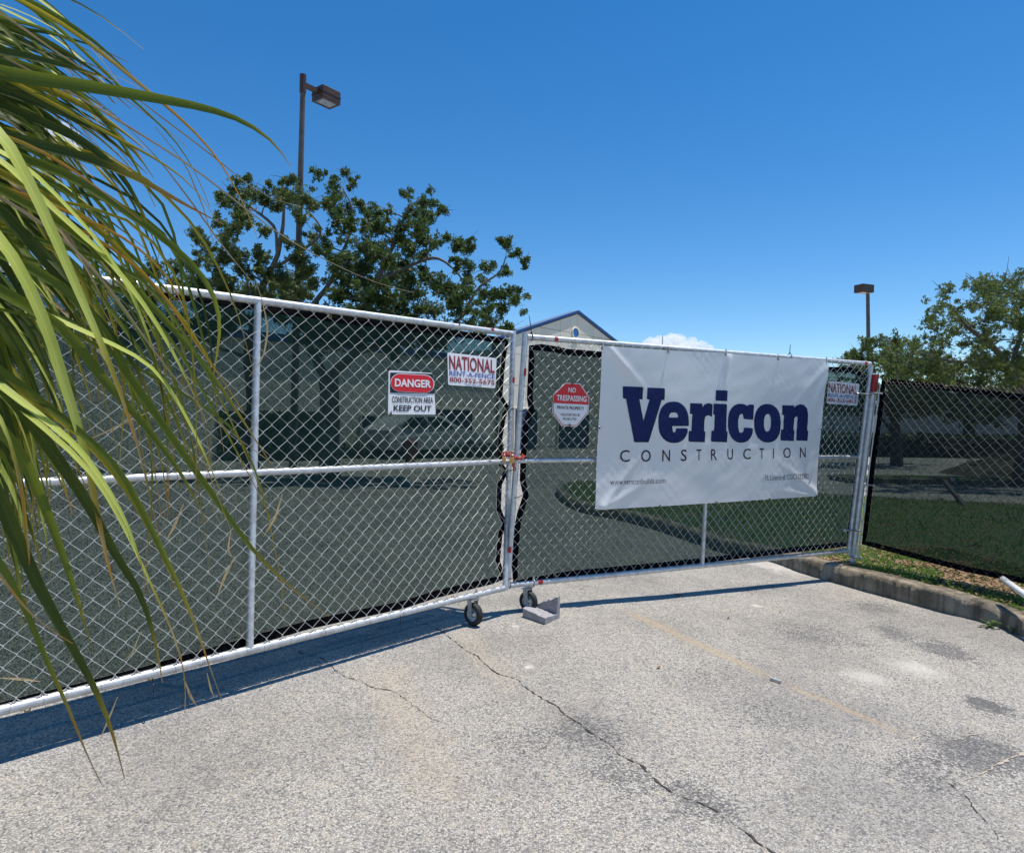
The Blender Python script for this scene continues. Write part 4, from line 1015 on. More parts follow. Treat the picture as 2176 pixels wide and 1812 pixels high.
cB = [(860, 185, 42), (1000, 185, 34), (940, 260, 60), (1050, 250, 35), (930, 340, 58), (1010, 380, 65), (1110, 365, 40), (960, 440, 58), (1030, 450, 58), (1000, 510, 60), (1150, 450, 65), (1190, 490, 70), (1260, 400, 26), (1340, 300, 36), (1440, 340, 65), (1400, 400, 45), (1550, 380, 40), (1480, 430, 55), (1340, 480, 60), (1420, 470, 60), (1440, 540, 55), (1310, 560, 70), (1370, 600, 70), (1490, 570, 45), (1570, 540, 40), (1640, 580, 62), (1700, 590, 42), (1640, 690, 52), (1700, 700, 40), (1880, 550, 32), (1910, 590, 36), (1970, 630, 40), (2010, 680, 30), (1790, 710, 50), (1900, 735, 40), (1690, 800, 55), (900, 580, 55), (850, 610, 40), (950, 650, 55), (820, 530, 36), (1100, 600, 72), (1180, 620, 80), (1250, 660, 80), (1110, 700, 80), (980, 700, 70), (1000, 780, 90), (1120, 790, 90), (1240, 770, 90), (1350, 730, 80), (1440, 650, 50), (1480, 780, 80), (1560, 830, 80), (1400, 850, 95), (1280, 870, 90), (1130, 870, 90), (960, 860, 75), (1660, 870, 75), (1800, 870, 70), (1900, 860, 65), (1960, 870, 48), (1880, 940, 55), (1780, 960, 70), (1640, 950, 70), (1820, 1020, 55), (1900, 1040, 50),
      (900, 960, 80), (1050, 960, 90), (1200, 960, 90), (1350, 960, 90), (1500, 950, 80), (1080, 1060, 80), (1250, 1060, 80), (960, 1060, 70), (1420, 1050, 70), (1720, 1050, 60)]
def smooth3(pts):
    q = [Vector(p) for p in pts]; out = []
    for i in range(len(q) - 1):
        p0, p1, p2, p3 = q[max(i - 1, 0)], q[i], q[i + 1], q[min(i + 2, len(q) - 1)]
        for k in range(4):
            t = k / 4; c = 0.5 * ((2 * p1) + (p2 - p0) * t + (2 * p0 - 5 * p1 + 4 * p2 - p3) * t * t + (3 * p1 - p0 - 3 * p2 + p3) * t ** 3)
            out.append(c + Vector((noise.noise(c * 1.7), noise.noise(c * 1.9 + Vector((5, 0, 0))), 0)) * .045)
    return out + [q[-1]]
def thin_(rr, k):
    out = []
    for i in range(len(rr) - 1):
        for j in range(4): out.append((rr[i] + (rr[i + 1] - rr[i]) * j / 4) * (1.0 if k == 0 else .72))
    return out + [rr[-1] * (1.0 if k == 0 else .72)]
def tree(name, base, trunks, clumps, D, rnd, label, leafmat, size, dens, spread=1.3, group=None, cat='tree'):
    root = thing(name, base, label, cat, group)
    mbT = MB(); mbB = MB(); mbW = MB(); mbL = MB()
    trunks = [(smooth3(pts), thin_(rr, k)) for k, (pts, rr) in enumerate(trunks)]
    for pts, rr in trunks: mbT.tube(pts, rr, 12)
    cl_ = []
    for (x, y, r) in clumps:
        d = D + rnd.uniform(-spread, spread); rw = r / F * d; cl_.append((P(x, y, d), rw))
    grow_branches(trunks, cl_, rnd, mbB, mbW)
    for c, r in cl_:
        n_ = dens * (r / .3) ** 1.9
        leaves(mbL, c, r * .8, int(n_ * .4), size, rnd)
        for _ in range(4):      # ragged tufts round each clump
            o_ = Vector((rnd.gauss(0, .62), rnd.gauss(0, .62), rnd.gauss(0, .5))) * r
            leaves(mbL, c + o_, r * rnd.uniform(.28, .6), int(n_ * .16), size * rnd.uniform(.8, 1.2), rnd)
    mbT.build('trunk', M['bark'], root); tag(mbB.build('branches', M['bark'], root), kind='stuff'); tag(mbW.build('twigs', M['twig'], root), kind='stuff'); mbL.build('crown', leafmat, root)
    return root
rA = random.Random(11)
rX = random.Random(12)
for _ in range(26): cA.append((rX.uniform(-250, 820), rX.uniform(860, 1110), rX.uniform(60, 95)))
for _ in range(30): cB.append((rX.uniform(820, 1560), rX.uniform(980, 1130), rX.uniform(60, 90)))
gA = P(536, 1000, 15.2); gA.z = -.02
trA = [([gA, P(533, 930, 15.2), P(536, 820, 15.3), P(528, 760, 15.3), P(540, 690, 15.4), P(560, 600, 15.4)], [.17, .14, .125, .12, .10, .08]),
       ([P(560, 600, 15.4), P(590, 540, 15.3), P(598, 490, 15.3), P(604, 440, 15.2)], [.085, .075, .06, .035]),
       ([P(590, 545, 15.3), P(580, 480, 15.3), P(530, 440, 15.5), P(490, 420, 15.6)], [.06, .05, .035, .02]),
       ([P(545, 660, 15.4), P(480, 620, 15.5), P(420, 580, 15.5)], [.07, .05, .02]),
       ([P(600, 560, 15.3), P(680, 500, 15.1), P(655, 450, 15.0)], [.055, .04, .02]),
       ([P(528, 760, 15.3), P(470, 740, 15.5), P(380, 690, 15.8), P(250, 620, 16)], [.07, .05, .035, .02])]
tree('oak_tree', gA, trA, [(*z4(x, y), r / 2.625) for x, y, r in cA], 15.4, rA, 'sparse dark oak in front of the tall lamp, left of the forked oak', M['leafA'], .064, 1050)
gB = P(700, 1004, 15.0); gB.z = -.02
trB = [([gB, P(700, 930, 15), P(702, 860, 15), P(698, 805, 15)], [.24, .20, .205, .21]),
       ([P(698, 810, 15), P(672, 765, 15), P(655, 730, 15.2), P(660, 660, 15.3), P(700, 600, 15.3), P(735, 520, 15.3)], [.15, .125, .10, .09, .07, .04]),
       ([P(700, 810, 15), P(745, 755, 14.9), P(800, 735, 14.8), P(880, 720, 14.7), P(960, 690, 14.8), P(1010, 640, 14.9)], [.16, .14, .12, .09, .06, .035]),
       ([P(745, 757, 14.9), P(770, 690, 14.9), P(800, 600, 15), P(845, 500, 15), P(870, 440, 15)], [.12, .10, .08, .05, .025]),
       ([P(800, 600, 15), P(880, 560, 15), P(935, 550, 14.9), P(980, 590, 14.8)], [.06, .05, .04, .02]),
       ([P(990, 660, 14.9), P(1020, 610, 15), P(1060, 580, 15), P(1075, 545, 15)], [.05, .04, .025, .015]),
       ([P(735, 520, 15.3), P(750, 450, 15.2), P(728, 400, 15.2)], [.045, .03, .015])]
tree('oak_tree', gB, trB, [(*z4(x, y), r / 2.625) for x, y, r in cB], 15.0, rA, 'dense oak tree with forked trunk standing right of the tall lamp', M['leafA'], .064, 1080)

def outline_clumps(poly, n, rnd, rmin, rmax, thin=None):
    out = []; xs_ = [p[0] for p in poly]; ys_ = [p[1] for p in poly]; pv = [Vector((p[0], p[1], 0)) for p in poly]
    while len(out) < n:
        x, y = rnd.uniform(min(xs_), max(xs_)), rnd.uniform(min(ys_), max(ys_))
        if inside(pv, x, y) and (thin is None or rnd.random() < thin(x, y)): out.append((x, y, rnd.uniform(rmin, rmax)))
    return out
rC = random.Random(21)
po = [(1905, 860), (1880, 780), (1905, 712), (1935, 690), (1985, 668), (2010, 615), (2050, 592), (2080, 600), (2120, 592), (2190, 588), (2300, 570), (2420, 620), (2480, 720), (2480, 880), (2100, 880)]
gC = P(2180, 990, 17.0); gC.z = 0.05
trC = [([gC, P(2185, 900, 17), P(2176, 820, 17)], [.26, .21, .19]), ([P(2176, 822, 17), P(2130, 760, 17), P(2085, 715, 16.8), P(2050, 690, 16.8), P(2020, 650, 16.8)], [.14, .11, .08, .06, .03]),
       ([P(2178, 822, 17), P(2230, 760, 17.2), P(2260, 680, 17.4)], [.15, .11, .05]), ([P(2130, 762, 17), P(2060, 770, 16.7), P(1980, 760, 16.5), P(1930, 740, 16.5)], [.09, .06, .04, .02]), ([P(2150, 790, 17), P(2170, 700, 17), P(2160, 640, 17.0)], [.09, .07, .03])]
thinC = lambda x, y: 1.0 if y > 680 else .8
tree('live_oak_tree', gC, trC, outline_clumps(po, 280, rC, 14, 27, thinC) + [(2090, 612, 20), (2112, 604, 22), (2135, 600, 24), (2160, 594, 24), (2185, 588, 24), (2105, 640, 24), (2130, 632, 24), (2158, 628, 24), (2180, 640, 24), (2120, 668, 24), (2150, 672, 24), (2175, 690, 24), (2200, 620, 26)], 17.0, rC, 'large loose-crowned live oak leaning in from the right edge above the fence', M['leafB'], .052, 620, 1.8)
po2 = [(1740, 880), (1785, 770), (1790, 752), (1815, 752), (1828, 728), (1850, 722), (1895, 720), (1940, 740), (1990, 790), (2000, 880)]
gD = P(1905, 985, 24.0); gD.z = 0.0
trD = [([gD, P(1903, 930, 24), P(1898, 860, 24)], [.22, .18, .15]), ([P(1898, 862, 24), P(1860, 810, 24), P(1830, 760, 24)], [.10, .07, .03]), ([P(1898, 862, 24), P(1930, 800, 24), P(1940, 760, 24)], [.10, .07, .03]), ([P(1903, 930, 24), P(1875, 890, 24), P(1820, 840, 24)], [.09, .06, .03])]
tree('live_oak_tree', gD, trD, outline_clumps(po2, 95, rC, 12, 20) + [(1800, 758, 15), (1818, 748, 17), (1838, 738, 17), (1858, 730, 15), (1788, 766, 12), (1825, 762, 18), (1850, 752, 18), (1808, 770, 16)], 24.0, rC, 'smaller round live oak behind the distant lamp pole', M['leafB'], .070, 420, 2.0)
# farther trees above the pale far building
for (px, d, w, h, lab) in ((2060, 34, 150, 120, 'background oak shading the pale far building, seen through the fence screen'), (2260, 36, 170, 130, 'background oak at the far right edge behind the soil heap')):
    g_ = P(px, 960, d); g_.z = 0
    pol = [(px + w * math.cos(a * .5236), 850 - 20 + h * .5 * math.sin(a * .5236)) for a in range(12)]
    tree('background_tree', g_, [([g_, P(px, 900, d), P(px + 5, 850, d)], [.3, .25, .2])], outline_clumps(pol, 45, rC, 20, 30), d, rC, lab, M['leafB'], .16, 40, 2.5, 'trees beyond the lot')

# ------------------------------------------------------------------ school-like building with gable
M['stucco'] = simple('cream_stucco', (0.82, 0.755, 0.62), 0.9, var=.04, vscale=2.5, bump=.15, bscale=50)
M['joint'] = simple('panel_joint', (0.34, 0.30, 0.24), 0.9)
M['bluetrim'] = simple('blue_trim', (0.012, 0.075, 0.26), 0.5)
M['blueglass'] = simple('blue_round_pane', (0.05, 0.26, 0.68), 0.3)
M['blueroof'] = simple('blue_metal_roof', (0.16, 0.24, 0.36), 0.5, .1)
M['bluedoor'] = simple('navy_door', (0.012, 0.035, 0.085), 0.5)
M['darkglass'] = simple('dark_glass', (0.012, 0.016, 0.018), 0.08)
BU = Vector((.66, .75, 0)).normalized(); BN = Vector((BU.y, -BU.x, 0)); B0 = Vector((0, 30, 0))
bpl = Plane(B0, B0 + BU, B0 + Z)
def bp(t, zz, off=0.0): return B0 + BU * t + Z * zz + BN * off
bld = thing('building', bp(4, 0), 'cream panelled building with blue-trimmed gable and round blue window', 'building')
TG, ZA, SL, T0, T1, ZE = 4.72, 6.60, .325, -.9, 10.35, 0
def clip_gable(poly):
    out = poly
    for sgn in (1, -1):
        f = lambda p: (ZA - SL * abs(0) - p[1]) - SL * sgn * (p[0] - TG)
        res = []
        for i in range(len(out)):
            a, b = out[i], out[(i + 1) % len(out)]; fa, fb = f(a), f(b)
            if fa >= 0: res.append(a)
            if fa * fb < 0: k = fa / (fa - fb); res.append((a[0] + (b[0] - a[0]) * k, a[1] + (b[1] - a[1]) * k))
        out = res
        if not out: return None
    return out
bodyp = clip_gable([(T0, -.3), (T1, -.3), (T1, 9), (T0, 9)])
MB().prism([bp(t, zz, -.02) for t, zz in bodyp], BN, .45).build('wall', M['joint'], bld)
MB().prism([bp(T0 + .1, -.3, -.48), bp(T1 - .1, -.3, -.48), bp(T1 - .1, 4.4, -.48), bp(T0 + .1, 4.4, -.48)], BN, 13.5).build('rear_block', M['stucco'], bld)
tj = [T0] + [TG - 1.37 * k for k in (3, 2, 1, 0)] + [TG + 1.37 * k for k in (1, 2, 3, 4)] + [T1]
zj = [-.3, .15, 1.52, 2.89, 4.26, 5.63, 7.0]
for i in range(len(tj) - 1):
    for j in range(len(zj) - 1):
        g_ = .011; pol = clip_gable([(tj[i] + g_, zj[j] + g_), (tj[i + 1] - g_, zj[j] + g_), (tj[i + 1] - g_, zj[j + 1] - g_), (tj[i] + g_, zj[j + 1] - g_)])
        if pol and len(pol) > 2: MB().prism([bp(t, zz, 0) for t, zz in pol], BN, .019).build('wall_panel', M['stucco'], bld)
# roof of the gable block: two slabs with blue fascia
for s in (-1, 1):
    e = TG + s * (T1 - TG + .12); ze = ZA - SL * (abs(e - TG)) + .05
    pr = [(TG, ZA + .05), (e, ze), (e, ze + .13), (TG, ZA + .18)]
    if s > 0: pr = list(reversed(pr))
    rf = MB().prism([bp(t, zz, .05) for t, zz in pr], BN, .52).build('roof', M['blueroof'], bld)
    pr2 = [(TG, ZA + .06), (e, ze + .01), (e, ze + .125), (TG, ZA + .175)]
    if s > 0: pr2 = list(reversed(pr2))
    MB().prism([bp(t, zz, .085) for t, zz in pr2], BN, .033).build('fascia', M['bluetrim'], rf)
cw = bpl.hit(1222, 708, .0); tw = (cw - B0).dot(BU); zw = cw.z
win = MB().lathe(bp(tw, zw, .03), BN, [(.235, -.02), (.30, -.02), (.30, .03), (.235, .03)], 28).build('window', M['stucco'], bld)
MB().lathe(bp(tw, zw, .015), BN, [(.001, -.01), (.236, -.01), (.236, .01), (.001, .01)], 28).build('pane', M['blueglass'], win)
# low wing running left, with eave and sloping metal roof
W0, W1 = -24.0, T0 - .02
MB().prism([bp(W0, -.3, -.1), bp(W1, -.3, -.1), bp(W1, 3.75, -.1), bp(W0, 3.75, -.1)], BN, 12).build('wing_wall', M['stucco'], bld)
MB().prism([bp(W0, 3.7, .05), bp(W1, 3.7, .05), bp(W1, 3.95, .05), bp(W0, 3.95, .05)], BN, .08).build('eave', M['bluetrim'], bld)
mb = MB(); mb.add([bp(W0, 3.95, .04), bp(W1, 3.95, .04), bp(W1, 4.7, -6), bp(W0, 4.7, -6), bp(W0, 3.8, -.04), bp(W1, 3.8, -.04), bp(W1, 3.8, -12), bp(W0, 3.8, -12)], [(0, 1, 2, 3), (3, 2, 6, 7), (0, 3, 7, 4), (1, 5, 6, 2)]).build('wing_roof', M['blueroof'], bld)
for (x0, y0, x1, y1, offw, mt) in ((766, 884, 795, 962, -.1, 'bluedoor'), (912, 872, 1002, 962, -.1, 'bluedoor'), (1091, 871, 1140, 964, 0, 'bluedoor'), (1184, 882, 1250, 964, 0, 'bluedoor'), (560, 880, 640, 940, -.1, 'darkglass')):
    a, b = bpl.hit(x0, y1, offw), bpl.hit(x1, y0, offw); ta, tb = (a - B0).dot(BU), (b - B0).dot(BU); za, zb = max(.05, a.z), b.z
    dr = MB().prism([bp(ta, za, offw + .05), bp(tb, za, offw + .05), bp(tb, zb, offw + .05), bp(ta, zb, offw + .05)], BN, .045).build('door' if mt == 'bluedoor' else 'window', M[mt], bld)
    fr2 = MB(); w = .06
    for (a1, b1, a2, b2_) in ((ta - w, za, ta, zb + w), (tb, za, tb + w, zb + w), (ta, zb, tb, zb + w)):
        fr2.prism([bp(a1, b1, offw + .07), bp(a2, b1, offw + .07), bp(a2, b2_, offw + .07), bp(a1, b2_, offw + .07)], BN, .069)
    fr2.build('frame', M['stucco'], dr)
    tm = (ta + tb) / 2
    if mt == 'bluedoor': MB().prism([bp(tm - .006, za, offw + .053), bp(tm + .006, za, offw + .053), bp(tm + .006, zb, offw + .053), bp(tm - .006, zb, offw + .053)], BN, .002).build('seam', M['darkglass'], dr)

# far pale building on the right
M['palewall'] = simple('pale_wall', (0.55, 0.57, 0.60), 0.85, var=.06, vscale=.8)
fb = thing('far_building', Vector((30, 46, 0)), 'long low pale building far behind the right fence', 'building')
MB().box(Vector((33, 50, 1.7)), X, Y, Z, 22, 5, 1.7).build('wall', M['palewall'], fb)
MB().box(Vector((33, 50, 3.5)), X, Y, Z, 22.4, 5.4, .12).build('roof', M['joint'], fb)

# hedges, shrubs
M['hedge'] = leaf_mat('hedge_leaves', (0.02, 0.045, 0.014), (0.05, 0.085, 0.025), .2, .5)
def hedge(a, b, w, h, n, label, rnd, size=.09):
    u = (b - a); L = u.length; u.normalize(); s = Vector((-u.y, u.x, 0)); m_ = MB()
    for _ in range(n):
        t = rnd.uniform(0, L); q = rnd.choice([(rnd.uniform(-w, w), h), (-w, rnd.uniform(0, h)), (w, rnd.uniform(0, h)), (rnd.uniform(-w, w), rnd.uniform(0, h))])
        p = a + u * t + s * q[0] + Z * (q[1] + rnd.gauss(0, .035)); d = Vector((rnd.gauss(0, 1), rnd.gauss(0, 1), rnd.gauss(0, 1))).normalized(); e = d.orthogonal().normalized() * size * .4
        m_.add([p - d * size * .6, p + e, p + d * size * .6, p - e], [(0, 1, 2, 3)])
    rt_ = thing('hedge', lerp(a, b, .5), label, 'hedge')
    m_.build('foliage', M['hedge'], rt_)
    MB().box(lerp(a, b, .5) + Z * h * .45, u, s, Z, L / 2 - .05, w * .8, h * .43).build('inner_branches', M['bark'], rt_)
rH = random.Random(4)
ha, hb = P(300, 960, 20.0), P(690, 960, 21.5); ha.z = hb.z = 0
hedge(ha, hb, .4, 1.42, 5200, 'clipped dark hedge behind the trunks, seen through the left gate screen', rH, .13)
ha, hb = P(700, 960, 22.5), P(1062, 960, 25.0); ha.z = hb.z = 0
hedge(ha, hb, .35, .42, 2400, 'low dark hedge in front of the parked white car', rH, .11)
ha, hb = Vector((12.0, 30.5, 0)), Vector((40, 34, 0))
hedge(ha, hb, .8, 1.0, 5000, 'long dark hedge in front of the pale far building', rH, .22)

# median strip with kerb on the far lot
md = thing('median_strip', Vector((9, 17.6, 0)), 'narrow sandy kerbed median crossing the lot behind the right fence', 'kerb strip')
ma, mbb = G(1780, 1022), G(2330, 1030); mu = (mbb - ma).normalized(); ms = Vector((-mu.y, mu.x, 0)); mc = lerp(ma, mbb, .5)
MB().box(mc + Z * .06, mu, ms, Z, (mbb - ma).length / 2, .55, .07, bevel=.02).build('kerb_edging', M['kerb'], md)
MB().box(mc + Z * .075, mu, ms, Z, (mbb - ma).length / 2 - .15, .42, .07).build('soil', M['soil'], md)

# parked car beyond the left gate
M['carpaint'] = simple('white_car_paint', (0.50, 0.51, 0.52), 0.25, var=.02)
def car(c, fwd):
    root = thing('parked_car', c, 'white car parked before the building, seen through the left gate screen', 'car')
    sd = Vector((-fwd.y, fwd.x, 0)); hw = .86
    q = lambda x, s, zz: c + fwd * x + sd * s + Z * zz
    prof = [(-2.1, .32), (-2.15, .62), (-2.08, .92), (-1.95, 1.02), (-1.25, 1.44), (-.9, 1.50), (-.1, 1.50), (.25, 1.42), (.95, 1.00), (1.75, .88), (2.05, .72), (2.12, .5), (2.05, .3)]
    m_ = MB(); n = len(prof); secs = [(-1, .0), (-.86, .06), (0, .075), (.86, .06), (1, .0)]; vs_ = []
    for (s, up) in secs:
        for (x, zz) in prof:
            tumble = 1.0 if zz < 1.0 else 1 - .22 * (zz - 1.0) / .5
            vs_.append(q(x, s * hw * tumble, zz + (up * .5 if zz > .85 else 0)))
    fs = [(i * n + k, i * n + (k + 1) % n, (i + 1) * n + (k + 1) % n, (i + 1) * n + k) for i in range(4) for k in range(n)] + [tuple(range(n)), tuple(range(5 * n - 1, 4 * n - 1, -1))]
    body = m_.add(vs_, fs).build('body', M['carpaint'], root)
    for s in (-1, 1):
        f = .975
        tz = lambda zz: 1.0 if zz < 1.0 else 1 - .22 * (zz - 1.0) / .5
        for poly in ([(-1.62, 1.05), (-1.18, 1.38), (-.55, 1.42), (-.55, 1.04)], [(-.48, 1.04), (-.48, 1.42), (-.1, 1.42), (.12, 1.36), (.72, 1.03)]):
            MB().prism([q(x, s * (hw * tz(zz) + .012), zz) for x, zz in (poly if s > 0 else reversed(poly))], sd * s, .01).build('side_window', M['darkglass'], root)
        for x in (-1.35, 1.35):
            wc = q(x, s * (hw - .06), .31); t_ = MB().lathe(wc, sd, [(.20, -.09), (.29, -.10), (.315, -.06), (.315, .06), (.29, .10), (.20, .09)], 22).build('wheel', M['rubber'], root)
            MB().lathe(wc, sd, [(.02, -.085), (.205, -.085), (.205, .085), (.02, .085)], 18).build('rim', M['steel'], t_)
        MB().box(q(2.04, s * .62, .68), fwd, sd, Z, .04, .16, .06, bevel=.01).build('headlight', M['signwhite'], root)
    MB().prism([q(.32, -.62, 1.435), q(.96, -.74, 1.045), q(.96, .74, 1.045), q(.32, .62, 1.435)], (fwd * .55 + Z * .8).normalized(), -.03).build('windscreen', M['darkglass'], root)
cc = P(905, 962, 24.2); cc.z = 0.0
car(cc, Vector((.72, .69, 0)).normalized())
M['binred'] = simple('red_plastic', (0.20, 0.02, 0.02), 0.5)
bc_ = P(873, 962, 21.5); bc_.z = 0
bn = thing('bin', bc_, 'dark red bin standing in front of the white car', 'bin')
MB().lathe(bc_, Z, [(.001, .0), (.17, .0), (.21, .55), (.22, .58), (.20, .58), (.19, .5), (.001, .45)], 16).build('body', M['binred'], bn)
MB().lathe(bc_ + Z * .585, Z, [(.001, .0), (.23, .0), (.23, .03), (.15, .09), (.001, .11)], 16).build('lid', M['binred'], bn)

# clutter behind the right fence: stake, dirt heap, fallen marker, branch scraps
M['wood'] = simple('grey_weathered_wood', (0.12, 0.10, 0.085), .9, var=.2, vscale=10)
a, b = G(2006, 1022, .35), G(2066, 1095, .09)
tag(MB().box(lerp(a, b, .5), (b - a).normalized(), X, (b - a).normalized().cross(X).normalized(), (b - a).length / 2, .035, .035).build('timber_stake', M['wood'], base=b), 'dark timber stake slanting on the ground behind the right fence screen', 'stake')
hp = MB(); hc_ = G(2190, 1010, 0); rr = random.Random(3); nx = 26
vs_ = []
for j in range(nx + 1):
    for i in range(nx + 1):
        x, y = -1 + 2 * i / nx, -1 + 2 * j / nx; d = math.hypot(x, y); d += .25 * noise.noise(Vector((x * 2.2, y * 2.2, 4))); h = max(0, 1 - d) ** .6 * .62
        h *= 1 + .55 * noise.noise(Vector((x * 4, y * 4, 0))) + .35 * noise.noise(Vector((x * 9, y * 9, 2))); vs_.append(hc_ + Vector((x * 2.6, y * 1.5, h - .02)))
hp.add(vs_, [(j * (nx + 1) + i, j * (nx + 1) + i + 1, (j + 1) * (nx + 1) + i + 1, (j + 1) * (nx + 1) + i) for j in range(nx) for i in range(nx)])
heap = thing('brush_heap', hc_, 'brown heap of soil and cut brush at the right edge behind the fence', 'heap')
M['heap'] = simple('dark_soil', (0.085, 0.068, 0.05), .95, var=.3, vscale=4, bump=.6, bscale=12)
hp.build('soil', M['heap'], heap)
bs = MB()
for _ in range(90):
    a_ = rr.uniform(0, 6.28); r_ = rr.uniform(0, 1) ** .6; p = hc_ + Vector((math.cos(a_) * r_ * 2.2, math.sin(a_) * r_ * 1.2, max(0, 1 - r_) * .8 + .05)); d = Vector((rr.gauss(0, 1), rr.gauss(0, 1), rr.gauss(.1, .4))).normalized() * rr.uniform(.2, .7)
    bs.tube([p - d, p + Vector((rr.gauss(0, .05), rr.gauss(0, .05), .03)), p + d], [.016, .013, .006], 5)
tag(bs.build('cut_branches', M['bark'], heap), kind='stuff')
M['orange'] = simple('orange_red_plastic', (0.6, 0.08, 0.04), .5)
a, b = G(2012, 1019, .2), G(2026, 1019, .2)
fm = thing('marker_tube', a, 'small fallen red and white marker tube on the far lot', 'marker')
MB().tube([a, lerp(a, b, .4)], .05, 10).build('red_sleeve', M['orange'], fm); MB().tube([lerp(a, b, .4), b], .048, 10).build('white_sleeve', M['signwhite'], fm)
a, b, c = P(2048, 1133, 7.4), P(2062, 1130, 7.4), P(2073, 1121, 7.4)
for p in (a, b, c): p.z = grass_z(p.x, p.y) + .03
tag(MB().tube([a, b, c + Z * .03], [.006, .010, .014], 7).build('branch_scrap', M['twig'], base=b), 'pale broken branch scrap on shaded ground behind the fence', 'branch')

# ------------------------------------------------------------------ palm
def palm_mat(name, col, col2, trans, tcol, spec=.22):
    k = NT(name); p = k.pos()
    tip = k.n('ShaderNodeAttribute', attribute_name='tip').outputs['Fac']; acr = k.n('ShaderNodeAttribute', attribute_name='across').outputs['Fac']; alo = k.n('ShaderNodeAttribute', attribute_name='along').outputs['Fac']
    ob = k.n('ShaderNodeObjectInfo').outputs['Random']
    co = k.n('ShaderNodeCombineXYZ', {0: k.math('MULTIPLY', acr, 7.0), 1: k.math('MULTIPLY', alo, 3.0), 2: k.math('MULTIPLY', ob, 40.0)}).outputs[0]
    vein = k.noise(co, 1.6, 3, .6); blot = k.noise(p, 9.0, 4, .6); speck = k.noise(p, 220.0, 2)
    f = k.math('ADD', k.math('MULTIPLY', vein, .55), k.math('MULTIPLY', blot, .45))
    c = k.mix(k.sm(f, .32, .68), col, col2)
    c = k.mix(k.math('MULTIPLY', k.sm(k.math('ABSOLUTE', acr), .12, .0), .45), c, tuple(min(1, x * 1.7 + .02) for x in col2))
    c = k.mix(k.math('MULTIPLY', k.sm(speck, .68, .74), .5), c, (.34, .28, .06))
    tipc = k.mix(k.sm(tip, .35, .95), (.30, .24, .035), k.mix(k.sm(blot, .4, .6), (.48, .20, .035), (.42, .30, .16)))
    t2 = k.math('MULTIPLY', k.sm(k.math('ADD', tip, k.math('MULTIPLY', k.math('SUBTRACT', vein, .5), .5)), .05, .45), 1.0)
    c = k.mix(t2, c, tipc)
    b = k.n('ShaderNodeBsdfPrincipled', {'Base Color': c, 'Roughness': .48, 'Specular IOR Level': spec})
    k.t.links.new(k.bump(vein, .25, .002), b.inputs['Normal'])
    tr = k.n('ShaderNodeBsdfTranslucent', {'Color': k.mix(t2, tcol, k.mix(.5, tipc, tcol))})
    m_ = k.n('ShaderNodeMixShader', {0: trans, 1: b.outputs[0], 2: tr.outputs[0]})
    return k.finish(m_.outputs[0])
M['pgreen'] = palm_mat('palm_leaf_green', (0.075, 0.115, 0.018), (0.12, 0.155, 0.026), .40, (.30, .36, .03))
M['pdark'] = palm_mat('palm_leaf_shaded_green', (0.030, 0.052, 0.012), (0.055, 0.082, 0.016), .22, (.15, .20, .02), .18)  # shade inside the leaf mass, painted as a darker green
M['pbright'] = palm_mat('palm_leaf_pale_sunlit', (0.40, 0.47, 0.085), (0.52, 0.57, 0.15), .40, (.62, .68, .10))  # pale leaf, with sunlight also painted into its colour
M['pyellow'] = palm_mat('palm_leaf_yellowing', (0.34, 0.28, 0.030), (0.20, 0.21, 0.028), .45, (.65, .5, .04))
M['porange'] = palm_mat('palm_leaf_orange', (0.66, 0.34, 0.03), (0.48, 0.20, 0.05), .4, (.8, .40, .05))
M['ptan'] = palm_mat('palm_leaf_dry', (0.50, 0.40, 0.24), (0.34, 0.25, 0.15), .25, (.5, .4, .22), .1)
pbase = Vector((-1.95, 1.25, 0))
palm = thing('palm_tree', pbase, 'drooping fan palm with long strap leaflets filling the left foreground', 'palm')
M['pbark'] = simple('palm_trunk_fibre', (0.16, 0.12, 0.08), .95, var=.25, vscale=12, bump=.6, bscale=40)
MB().tube([pbase, pbase + Vector((.02, 0, .7)), pbase + Vector((.05, .02, 1.4)), pbase + Vector((.08, .02, 2.0))], [.17, .15, .14, .10], 14).build('trunk', M['pbark'], palm)
HUBS = [Vector((-1.45, 1.35, 2.30)), Vector((-1.50, 1.40, 1.95)), Vector((-1.40, 1.25, 1.65))]
fronds = []
for h in HUBS:
    s = pbase + Vector((.08, .02, 1.95)); mid = lerp(s, h, .5) + Z * .12
    fronds.append(MB().tube([s, mid, h], [.016, .013, .010], 8).build('frond', M['pgreen'], palm))
def spline(pts, n):
    def resample(q, n):
        seg = [(q[i + 1] - q[i]).length for i in range(len(q) - 1)]; tot = sum(seg); out = []; i = 0; acc = 0.0
        for k in range(n + 1):
            s = tot * k / n
            while i < len(seg) - 1 and acc + seg[i] < s: acc += seg[i]; i += 1
            out.append(lerp(q[i], q[i + 1], max(0.0, min(1.0, (s - acc) / max(seg[i], 1e-9)))))
        return out
    q = resample(pts, 64)
    for _ in range(14): q = [q[0]] + [(q[i - 1] + q[i] * 2 + q[i + 1]) / 4 for i in range(1, 64)] + [q[64]]
    return resample(q, n)
rP = random.Random(5)
